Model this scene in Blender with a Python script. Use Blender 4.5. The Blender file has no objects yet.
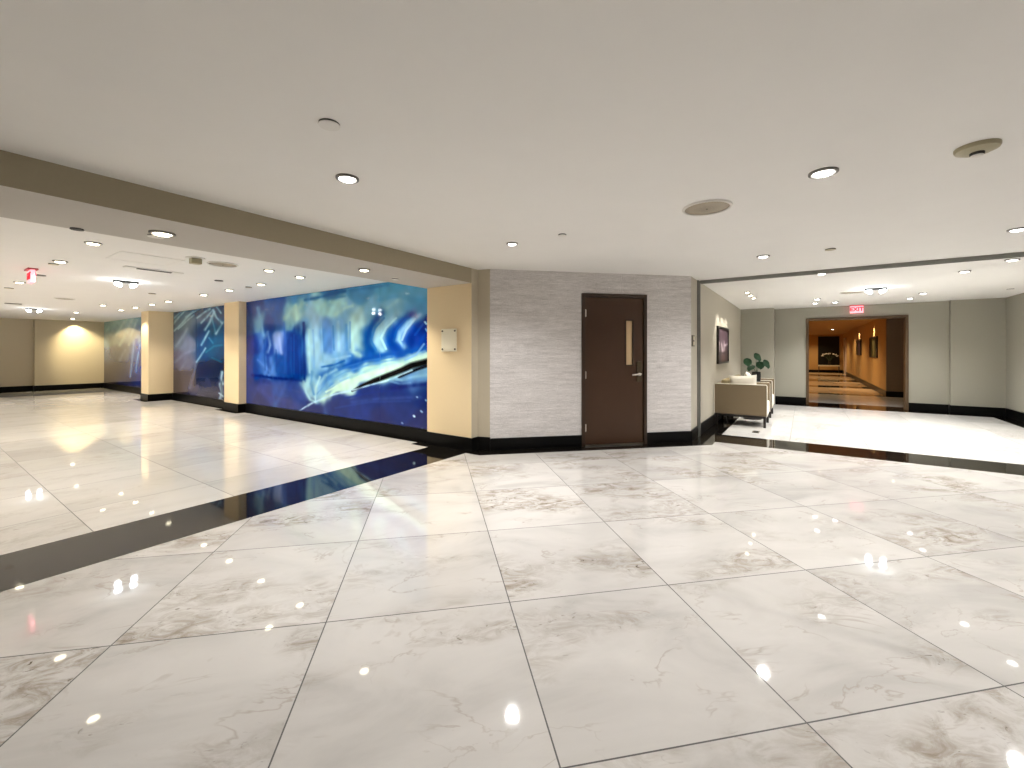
import bpy, bmesh, math, random
import numpy as np
from mathutils import Vector, Matrix, noise
random.seed(7)
scene = bpy.context.scene
COL = scene.collection
PI = math.pi
H = 1.35            # camera height
CZ = 2.488          # ceiling height
SOF = 2.288         # underside of the beam
D45 = math.radians(45)

# ------------------------------------------------------------------ materials
def lin(c):
    return tuple((v/255/12.92 if v/255 <= .04045 else ((v/255+.055)/1.055)**2.4) for v in c[:3])

def new_mat(name):
    m = bpy.data.materials.new(name); m.use_nodes = True
    nt = m.node_tree; b = nt.nodes['Principled BSDF']
    return m, nt, b

def N(nt, t, **kw):
    n = nt.nodes.new(t)
    for k, v in kw.items(): setattr(n, k, v)
    return n

def simple(name, col, rough=.5, metal=0, spec=.5, noise_amt=.06, scale=30, bump=0, sheen=0):
    m, nt, b = new_mat(name)
    b.inputs['Roughness'].default_value = rough; b.inputs['Metallic'].default_value = metal
    b.inputs['Specular IOR Level'].default_value = spec
    if sheen: b.inputs['Sheen Weight'].default_value = sheen
    tc = N(nt, 'ShaderNodeTexCoord'); no = N(nt, 'ShaderNodeTexNoise')
    no.inputs['Scale'].default_value = scale; no.inputs['Detail'].default_value = 3
    nt.links.new(tc.outputs['Object'], no.inputs['Vector'])
    mx = N(nt, 'ShaderNodeMix', data_type='RGBA')
    a = [max(0, c*(1-noise_amt)) for c in col]; z = [min(1, c*(1+noise_amt)) for c in col]
    mx.inputs['A'].default_value = (*a, 1); mx.inputs['B'].default_value = (*z, 1)
    nt.links.new(no.outputs['Fac'], mx.inputs['Factor'])
    nt.links.new(mx.outputs['Result'], b.inputs['Base Color'])
    if bump:
        bp = N(nt, 'ShaderNodeBump'); bp.inputs['Strength'].default_value = bump; bp.inputs['Distance'].default_value = .003
        nt.links.new(no.outputs['Fac'], bp.inputs['Height']); nt.links.new(bp.outputs['Normal'], b.inputs['Normal'])
    return m

def emis(name, col, strength):
    m, nt, b = new_mat(name)
    b.inputs['Base Color'].default_value = (*col, 1)
    b.inputs['Emission Color'].default_value = (*col, 1); b.inputs['Emission Strength'].default_value = strength
    return m

def marble(name, rot, pitch, off, base=(.655, .63, .60), stain=1.1, contrast=1.0, rough=.035):
    """polished marble slabs with thin dark joints; rot/pitch/off place the joints in metres"""
    m, nt, b = new_mat(name); L = nt.links.new
    tc = N(nt, 'ShaderNodeTexCoord')
    mp = N(nt, 'ShaderNodeMapping', vector_type='POINT'); mp.inputs['Rotation'].default_value = (0, 0, rot)
    L(tc.outputs['Object'], mp.inputs['Vector'])
    sub = N(nt, 'ShaderNodeVectorMath', operation='SUBTRACT'); sub.inputs[1].default_value = (off[0], off[1], 0)
    L(mp.outputs['Vector'], sub.inputs[0])
    sc = N(nt, 'ShaderNodeVectorMath', operation='DIVIDE'); sc.inputs[1].default_value = (pitch, pitch, 1)
    L(sub.outputs[0], sc.inputs[0])
    fl = N(nt, 'ShaderNodeVectorMath', operation='FLOOR'); L(sc.outputs[0], fl.inputs[0])
    fr = N(nt, 'ShaderNodeVectorMath', operation='FRACTION'); L(sc.outputs[0], fr.inputs[0])
    sp = N(nt, 'ShaderNodeSeparateXYZ'); L(fr.outputs[0], sp.inputs[0])
    ds = []
    for ax in 'XY':
        s = N(nt, 'ShaderNodeMath', operation='SUBTRACT'); L(sp.outputs[ax], s.inputs[0]); s.inputs[1].default_value = .5
        a = N(nt, 'ShaderNodeMath', operation='ABSOLUTE'); L(s.outputs[0], a.inputs[0]); ds.append(a)
    mxm = N(nt, 'ShaderNodeMath', operation='MAXIMUM'); L(ds[0].outputs[0], mxm.inputs[0]); L(ds[1].outputs[0], mxm.inputs[1])
    jt = N(nt, 'ShaderNodeMath', operation='GREATER_THAN'); L(mxm.outputs[0], jt.inputs[0]); jt.inputs[1].default_value = .5-.003/pitch
    wn = N(nt, 'ShaderNodeTexWhiteNoise', noise_dimensions='3D'); L(fl.outputs[0], wn.inputs['Vector'])
    # every slab samples its own piece of stone
    sh = N(nt, 'ShaderNodeVectorMath', operation='SCALE'); sh.inputs['Scale'].default_value = 17.0
    L(wn.outputs['Color'], sh.inputs[0])
    pos = N(nt, 'ShaderNodeVectorMath', operation='ADD'); L(mp.outputs['Vector'], pos.inputs[0]); L(sh.outputs[0], pos.inputs[1])
    st = N(nt, 'ShaderNodeMapping'); st.inputs['Rotation'].default_value = (0, 0, .6); st.inputs['Scale'].default_value = (1.0, 1.9, 1)
    L(pos.outputs[0], st.inputs['Vector'])
    def noi(scale, detail, dist, vec=st.outputs['Vector'], rough=.55):
        n = N(nt, 'ShaderNodeTexNoise'); n.inputs['Scale'].default_value = scale; n.inputs['Detail'].default_value = detail
        n.inputs['Distortion'].default_value = dist; n.inputs['Roughness'].default_value = rough
        L(vec, n.inputs['Vector']); return n
    def ramp(src, *stops):
        r = N(nt, 'ShaderNodeValToRGB'); e = r.color_ramp.elements
        while len(e) < len(stops): e.new(.5)
        for el, (p, c) in zip(e, stops):
            el.position = p; el.color = (*c, 1) if len(c) == 3 else c
        L(src, r.inputs['Fac']); return r
    cloud = noi(1.3, 6, .8)
    bs = base
    col = ramp(cloud.outputs['Fac'], (.30, tuple(c*(1-.22*contrast) for c in bs)), (.46, tuple(c*(1-.07*contrast) for c in bs)), (.62, bs), (.8, tuple(min(1, c*1.06) for c in bs)))
    cur = col.outputs['Color']
    def mixin(cur, fac, c, k=1.0):
        f = N(nt, 'ShaderNodeMath', operation='MULTIPLY'); L(fac, f.inputs[0]); f.inputs[1].default_value = k
        mx = N(nt, 'ShaderNodeMix', data_type='RGBA'); L(f.outputs[0], mx.inputs['Factor']); L(cur, mx.inputs['A'])
        mx.inputs['B'].default_value = (*c, 1); return mx.outputs['Result']
    one, zero = (1, 1, 1), (0, 0, 0)
    # brownish smudges
    b1 = ramp(noi(.9, 3, .3).outputs['Fac'], (.50, zero), (.66, one))
    b2 = ramp(noi(5.5, 7, 1.2, rough=.7).outputs['Fac'], (.42, zero), (.66, one))
    mm = N(nt, 'ShaderNodeMath', operation='MULTIPLY'); L(b1.outputs['Color'], mm.inputs[0]); L(b2.outputs['Color'], mm.inputs[1])
    cur = mixin(cur, mm.outputs[0], (.29, .235, .175), .95*stain)
    # sparse dark flecks
    f1 = ramp(noi(9, 4, 2.0, rough=.6).outputs['Fac'], (.63, zero), (.70, one))
    m2 = N(nt, 'ShaderNodeMath', operation='MULTIPLY'); L(f1.outputs['Color'], m2.inputs[0]); L(b1.outputs['Color'], m2.inputs[1])
    cur = mixin(cur, m2.outputs[0], (.10, .07, .035), .9*stain)
    # fine veins
    vn = noi(1.6, 5, .7)
    d = N(nt, 'ShaderNodeMath', operation='SUBTRACT'); L(vn.outputs['Fac'], d.inputs[0]); d.inputs[1].default_value = .5
    ab = N(nt, 'ShaderNodeMath', operation='ABSOLUTE'); L(d.outputs[0], ab.inputs[0])
    vr = ramp(ab.outputs[0], (0, one), (.012, zero))
    br = ramp(noi(2.4, 2, 0).outputs['Fac'], (.5, zero), (.62, one))
    m3 = N(nt, 'ShaderNodeMath', operation='MULTIPLY'); L(vr.outputs['Color'], m3.inputs[0]); L(br.outputs['Color'], m3.inputs[1])
    cur = mixin(cur, m3.outputs[0], (.40, .34, .29), .55*stain)
    # tone of each slab
    tv = N(nt, 'ShaderNodeMapRange'); tv.inputs['To Min'].default_value = .93; tv.inputs['To Max'].default_value = 1.05
    L(wn.outputs['Value'], tv.inputs['Value'])
    tm = N(nt, 'ShaderNodeVectorMath', operation='SCALE'); L(cur, tm.inputs[0]); L(tv.outputs['Result'], tm.inputs['Scale'])
    cur = mixin(tm.outputs[0], jt.outputs[0], (.018, .014, .011), .96)
    L(cur, b.inputs['Base Color'])
    rr = N(nt, 'ShaderNodeMapRange'); rr.inputs['To Min'].default_value = rough; rr.inputs['To Max'].default_value = .5
    L(jt.outputs[0], rr.inputs['Value']); L(rr.outputs['Result'], b.inputs['Roughness'])
    b.inputs['Specular IOR Level'].default_value = .9
    return m

def black_stone(name):
    m, nt, b = new_mat(name); L = nt.links.new
    tc = N(nt, 'ShaderNodeTexCoord'); no = N(nt, 'ShaderNodeTexNoise'); no.inputs['Scale'].default_value = 5; no.inputs['Detail'].default_value = 6
    L(tc.outputs['Object'], no.inputs['Vector'])
    r = N(nt, 'ShaderNodeValToRGB'); r.color_ramp.elements[0].color = (.004, .0035, .003, 1); r.color_ramp.elements[1].color = (.012, .010, .008, 1)
    L(no.outputs['Fac'], r.inputs['Fac']); L(r.outputs['Color'], b.inputs['Base Color'])
    b.inputs['Roughness'].default_value = .05; b.inputs['Specular IOR Level'].default_value = .32
    return m

def wallpaper(name):
    """woven grasscloth: fine horizontal threads, broken by short slubs"""
    m, nt, b = new_mat(name); L = nt.links.new
    tc = N(nt, 'ShaderNodeTexCoord')
    def lay(scale, det):
        mp = N(nt, 'ShaderNodeMapping'); mp.inputs['Scale'].default_value = scale
        L(tc.outputs['Object'], mp.inputs['Vector'])
        n = N(nt, 'ShaderNodeTexNoise'); n.inputs['Scale'].default_value = 1; n.inputs['Detail'].default_value = det
        L(mp.outputs['Vector'], n.inputs['Vector']); return n.outputs['Fac']
    a, c, d = lay((9, 9, 150), 3), lay((60, 60, 75), 3), lay((2.0, 2.0, 26), 4)
    s = N(nt, 'ShaderNodeMath', operation='ADD'); L(a, s.inputs[0]); L(c, s.inputs[1])
    s2 = N(nt, 'ShaderNodeMath', operation='MULTIPLY_ADD'); L(d, s2.inputs[0]); s2.inputs[1].default_value = .8; L(s.outputs[0], s2.inputs[2])
    h = N(nt, 'ShaderNodeMath', operation='MULTIPLY'); L(s2.outputs[0], h.inputs[0]); h.inputs[1].default_value = .357
    r = N(nt, 'ShaderNodeValToRGB'); e = r.color_ramp.elements
    e[0].position = .36; e[0].color = (*lin((172, 167, 165)), 1); e[1].position = .64; e[1].color = (*lin((228, 224, 222)), 1)
    L(h.outputs[0], r.inputs['Fac']); L(r.outputs['Color'], b.inputs['Base Color'])
    bp = N(nt, 'ShaderNodeBump'); bp.inputs['Strength'].default_value = .5; bp.inputs['Distance'].default_value = .004
    L(h.outputs[0], bp.inputs['Height']); L(bp.outputs['Normal'], b.inputs['Normal'])
    b.inputs['Roughness'].default_value = .6; b.inputs['Specular IOR Level'].default_value = .3
    return m

def painted(name, rough=.12, spec=.5):
    m, nt, b = new_mat(name)
    a = N(nt, 'ShaderNodeVertexColor', layer_name='paint')
    nt.links.new(a.outputs['Color'], b.inputs['Base Color'])
    b.inputs['Roughness'].default_value = rough; b.inputs['Specular IOR Level'].default_value = spec
    return m

def perforated(name, c0, c1, scale):
    m, nt, b = new_mat(name); L = nt.links.new
    tc = N(nt, 'ShaderNodeTexCoord'); v = N(nt, 'ShaderNodeTexVoronoi'); v.inputs['Scale'].default_value = scale; v.inputs['Randomness'].default_value = 0
    L(tc.outputs['Object'], v.inputs['Vector'])
    r = N(nt, 'ShaderNodeValToRGB'); e = r.color_ramp.elements
    e[0].position = .25; e[0].color = (*c1, 1); e[1].position = .4; e[1].color = (*c0, 1)
    L(v.outputs['Distance'], r.inputs['Fac']); L(r.outputs['Color'], b.inputs['Base Color']); b.inputs['Roughness'].default_value = .6
    return m

M = dict(
    floor=marble('polished_marble_diagonal', D45, .9315, (1.337, 2.257)),
    floor_l=marble('polished_marble_left', 0, .957, (.850, .30), base=(.71, .685, .65), stain=.4, contrast=.45),
    floor_r=marble('polished_marble_right', 0, .93, (8.05, .18), base=(.80, .78, .75), stain=.35, contrast=.4),
    floor_c=marble('corridor_stone', 0, .9, (.2, .2), base=(.60, .42, .24), stain=.5, rough=.22),  # amber base colour imitates warm corridor light on pale stone
    black=black_stone('black_granite'),
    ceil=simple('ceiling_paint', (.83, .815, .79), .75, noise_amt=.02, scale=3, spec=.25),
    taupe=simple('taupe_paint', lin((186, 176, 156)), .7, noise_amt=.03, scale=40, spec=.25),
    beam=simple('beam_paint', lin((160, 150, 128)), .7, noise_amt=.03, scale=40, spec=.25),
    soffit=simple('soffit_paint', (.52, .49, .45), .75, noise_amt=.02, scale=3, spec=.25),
    base=simple('black_baseboard', (.004, .004, .004), .3, spec=.12, noise_amt=.3),
    beige=simple('warm_lit_beige_paint', lin((232, 212, 174)), .65, noise_amt=.02, scale=40, spec=.3),  # yellower tone holds part of the warm accent light
    endwall=simple('sand_paint', lin((206, 195, 172)), .65, noise_amt=.02, scale=40, spec=.3),
    lounge=simple('spotlit_grey_paint', lin((178, 172, 158)), .65, noise_amt=.02, scale=40, spec=.3),  # lighter than the other grey; spotlight brightness is in the colour
    grey=simple('warm_grey_paint', lin((156, 153, 141)), .65, noise_amt=.02, scale=40, spec=.3),
    paper=wallpaper('woven_wallpaper'),
    door=simple('brown_door_enamel', lin((62, 38, 19)), .40, noise_amt=.08, scale=6),
    bronze=simple('bronze_frame', lin((86, 66, 44)), .4, noise_amt=.05),
    frame=simple('dark_brown_steel', lin((50, 33, 19)), .4, noise_amt=.05),
    steel=simple('brushed_steel', (.62, .58, .52), .28, metal=1, noise_amt=.08, scale=90),
    brass=simple('dark_bronze', (.075, .055, .032), .42, metal=.5, noise_amt=.1, scale=60),
    alu=simple('satin_aluminium', (.24, .24, .22), .4, metal=.5, noise_amt=.05, scale=80),
    dark=simple('dark_slot', (.03, .028, .025), .6),
    white=simple('white_plastic', (.75, .73, .69), .45, noise_amt=.02),
    ivory=simple('ivory_panel', lin((240, 234, 212)), .4, noise_amt=.01),
    cream=simple('cream_plastic', (.62, .55, .40), .45, noise_amt=.03),
    yellowed=simple('yellowed_plastic', (.38, .34, .22), .4, noise_amt=.05),
    ring=simple('nickel_trim', (.20, .19, .175), .4, metal=.6, noise_amt=.05),
    grille=perforated('tan_grille', (.36, .31, .235), (.16, .13, .09), 130),
    bglass=simple('light_toned_pane', lin((205, 178, 140)), .18, noise_amt=.06, scale=4),  # beige base colour stands in for warm light seen in the glass
    mural=painted('painted_glass', .02, .28),
    art=painted('printed_art', .45, .3),
    fabric=simple('taupe_upholstery', lin((110, 95, 71)), .9, noise_amt=.12, scale=160, bump=.3, sheen=.2),
    creamfab=simple('cream_upholstery', lin((232, 226, 212)), .9, noise_amt=.05, scale=140, bump=.25, sheen=.2),
    khaki=simple('khaki_cushion', lin((140, 126, 92)), .9, noise_amt=.1, scale=150, bump=.3),
    wood=simple('espresso_wood', (.010, .007, .005), .4, noise_amt=.3, scale=12),
    leaf=simple('leaf_green', (.010, .034, .014), .6, spec=.12, noise_amt=.45, scale=18),
    stem=simple('stem_green', (.05, .075, .025), .5),
    pot=simple('black_ceramic', (.012, .012, .013), .25),
    soil=simple('soil', (.03, .02, .012), .95, noise_amt=.4, scale=80),
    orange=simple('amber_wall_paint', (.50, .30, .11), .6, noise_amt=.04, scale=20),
    brown=simple('dim_lit_brown_wall', (.16, .105, .06), .6, noise_amt=.05, scale=20),  # darker than the corridor walls; dimness of the recess is in the colour
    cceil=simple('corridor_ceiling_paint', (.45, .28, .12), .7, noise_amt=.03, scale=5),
    pale=simple('pale_trim', (.82, .66, .60), .4),
    petal=simple('white_petals', (.80, .78, .72), .5),
    lamp=emis('lamp_neutral', (1, .97, .92), 8),
    lampw=emis('lamp_warm', (1, .90, .66), 10),
    lampc=emis('lamp_cool', (.90, .96, 1), 14),
    pink=emis('exit_glow', (1, .33, .38), 1.1),
    red=emis('exit_red', (.8, .0, .03), .32),
    redbox=simple('red_housing', (.45, .06, .07), .4),
)

# ------------------------------------------------------------------ mesh builder
class MB:
    def __init__(s): s.bm = bmesh.new()
    def box(s, x0, x1, y0, y1, z0, z1, mi=0):
        v = [s.bm.verts.new(p) for p in ((x0,y0,z0),(x1,y0,z0),(x1,y1,z0),(x0,y1,z0),(x0,y0,z1),(x1,y0,z1),(x1,y1,z1),(x0,y1,z1))]
        for f in ((0,3,2,1),(4,5,6,7),(0,1,5,4),(1,2,6,5),(2,3,7,6),(3,0,4,7)):
            s.bm.faces.new([v[i] for i in f]).material_index = mi
        return s
    def prism(s, poly, z0, z1):
        a = [s.bm.verts.new((x, y, z0)) for x, y in poly]; b = [s.bm.verts.new((x, y, z1)) for x, y in poly]
        n = len(poly); s.bm.faces.new(a[::-1]); s.bm.faces.new(b)
        for i in range(n): s.bm.faces.new((a[i], a[(i+1)%n], b[(i+1)%n], b[i]))
        return s
    def lathe(s, prof, n=28, cx=0, cy=0, cz=0, mat=None):
        mt = mat or Matrix.Identity(4)
        rings = []
        for r, z in prof:
            if r < 1e-6: rings.append([s.bm.verts.new(mt @ Vector((cx, cy, cz+z)))])
            else: rings.append([s.bm.verts.new(mt @ Vector((cx+r*math.cos(2*PI*i/n), cy+r*math.sin(2*PI*i/n), cz+z))) for i in range(n)])
        for a, b in zip(rings, rings[1:]):
            for i in range(n):
                j = (i+1) % n
                if len(a) == 1 and len(b) == 1: continue
                if len(a) == 1: s.bm.faces.new((a[0], b[j], b[i]))
                elif len(b) == 1: s.bm.faces.new((a[i], a[j], b[0]))
                else: s.bm.faces.new((a[i], a[j], b[j], b[i]))
        return s
    def tube(s, pts, r, n=8, r2=None):
        pts = [Vector(p) for p in pts]; rings = []
        for i, p in enumerate(pts):
            t = (pts[min(i+1, len(pts)-1)] - pts[max(i-1, 0)]).normalized()
            u = t.orthogonal().normalized() if not rings else (pu - t*pu.dot(t)).normalized()
            pu = u; w = t.cross(u); rr = r if r2 is None else r+(r2-r)*i/(len(pts)-1)
            rings.append([s.bm.verts.new(p + (u*math.cos(2*PI*k/n)+w*math.sin(2*PI*k/n))*rr) for k in range(n)])
        for a, b in zip(rings, rings[1:]):
            for k in range(n): s.bm.faces.new((a[k], a[(k+1)%n], b[(k+1)%n], b[k]))
        s.bm.faces.new(rings[0][::-1]); s.bm.faces.new(rings[-1])
        return s
    def build(s, name, mat, parent=None, smooth=False, bevel=0, seg=2, loc=None, rz=None):
        bmesh.ops.recalc_face_normals(s.bm, faces=s.bm.faces)
        me = bpy.data.meshes.new(name); s.bm.to_mesh(me); s.bm.free()
        for mm in (mat if isinstance(mat, (list, tuple)) else [mat]): me.materials.append(mm)
        o = bpy.data.objects.new(name, me); COL.objects.link(o)
        if parent: o.parent = parent
        if loc: o.location = loc
        if rz is not None: o.rotation_euler = (0, 0, rz)
        if smooth:
            for p in me.polygons: p.use_smooth = True
            me.set_sharp_from_angle(angle=math.radians(40))
        if bevel:
            bv = o.modifiers.new('edge', 'BEVEL'); bv.width = bevel; bv.segments = seg; bv.limit_method = 'ANGLE'
        return o

def tag(o, label, cat, group=None, kind=None):
    o['label'] = label; o['category'] = cat
    if group: o['group'] = group
    if kind: o['kind'] = kind
    return o
def thing(name, label, cat, loc=(0,0,0), rz=0, group=None, kind=None):
    o = bpy.data.objects.new(name, None); COL.objects.link(o); o.empty_display_size = .1
    o.location = loc; o.rotation_euler = (0, 0, rz)
    return tag(o, label, cat, group, kind)
def struct(name, mb, mat, label, cat, **kw):
    return tag(mb.build(name, mat, **kw), label, cat, None, 'structure')
def copy_tree(o, parent=None):
    c = o.copy(); COL.objects.link(c)
    if parent: c.parent = parent
    for ch in list(o.children): copy_tree(ch, c)
    return c

# ------------------------------------------------------------------ painting
BASE1=[(10.028,2.236,(40,80,150)),(9.156,2.274,(50,110,180)),(8.187,2.296,(90,155,195)),(7.17,2.414,(50,120,170)),(6.285,2.415,(100,165,200)),(5.506,2.431,(115,180,205)),(4.816,2.248,(130,190,215)),(10.357,1.96,(45,65,120)),(10.261,1.957,(70,110,165)),(9.891,2.009,(150,185,205)),(9.451,1.928,(25,85,160)),(8.952,2.013,(60,115,180)),(8.598,2.039,(165,200,205)),(8.297,2.104,(210,230,215)),(8.079,1.878,(130,175,210)),(7.661,1.863,(185,210,225)),(7.33,1.758,(120,160,210)),(6.862,1.834,(150,190,220)),(6.424,1.905,(205,225,220)),(5.883,2.015,(150,195,215)),(5.385,2.101,(160,200,215)),(5.151,1.961,(120,180,210)),(4.816,1.989,(110,170,205)),(7.493,2.233,(195,225,220)),(6.953,2.145,(205,230,220)),(6.713,2.06,(150,190,215)),(7.832,2.119,(190,215,225)),(10.309,1.508,(50,60,130)),(10.028,1.505,(10,60,145)),(9.712,1.567,(100,140,200)),(9.451,1.5,(20,70,150)),(8.993,1.558,(170,180,220)),(8.754,1.493,(70,110,190)),(8.56,1.491,(5,60,140)),(8.187,1.488,(10,85,160)),(7.937,1.486,(180,210,225)),(7.661,1.483,(190,215,225)),(7.234,1.479,(110,150,205)),(6.862,1.476,(170,200,225)),(6.625,1.473,(130,170,215)),(6.34,1.557,(210,230,220)),(6.067,1.553,(20,90,160)),(5.755,1.63,(190,210,220)),(5.457,1.623,(10,85,165)),(5.22,1.697,(170,195,225)),(4.992,1.613,(20,70,160)),(4.73,1.607,(5,50,130)),(10.309,1.057,(70,75,140)),(10.028,1.062,(15,80,160)),(9.712,1.133,(80,130,200)),(9.366,1.01,(110,150,210)),(8.952,1.081,(20,90,165)),(8.371,1.091,(10,80,160)),(8.079,1.037,(5,60,140)),(7.832,1.1,(160,195,220)),(7.33,1.164,(175,205,225)),(6.862,1.206,(140,180,215)),(6.424,1.211,(60,120,190)),(5.883,1.3,(30,100,175)),(5.267,1.35,(30,90,175)),(4.816,1.456,(40,80,170)),(10.261,0.496,(62,74,135)),(9.58,0.531,(75,85,150)),(8.952,0.604,(70,100,170)),(8.484,0.546,(20,75,150)),(8.187,0.503,(60,90,165)),(7.901,0.712,(200,225,225)),(7.627,0.724,(170,205,225)),(7.33,0.83,(100,150,205)),(6.862,0.991,(150,190,215)),(6.713,0.835,(225,240,225)),(6.014,1.031,(215,235,220)),(5.506,1.124,(220,240,220)),(4.925,1.273,(225,240,215)),(9.801,0.257,(58,62,118)),(8.56,0.279,(62,78,145)),(7.832,0.234,(48,62,128)),(6.862,0.399,(45,65,130)),(6.014,0.627,(30,60,130)),(5.267,0.702,(25,60,130)),(4.708,0.777,(10,50,120)),(6.285,0.32,(48,70,140)),(5.267,0.401,(45,65,130)),(5.755,0.197,(52,60,118)),(4.816,0.194,(55,62,120)),(4.925,0.905,(120,155,200)),(4.708,0.988,(150,185,215))]
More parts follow.
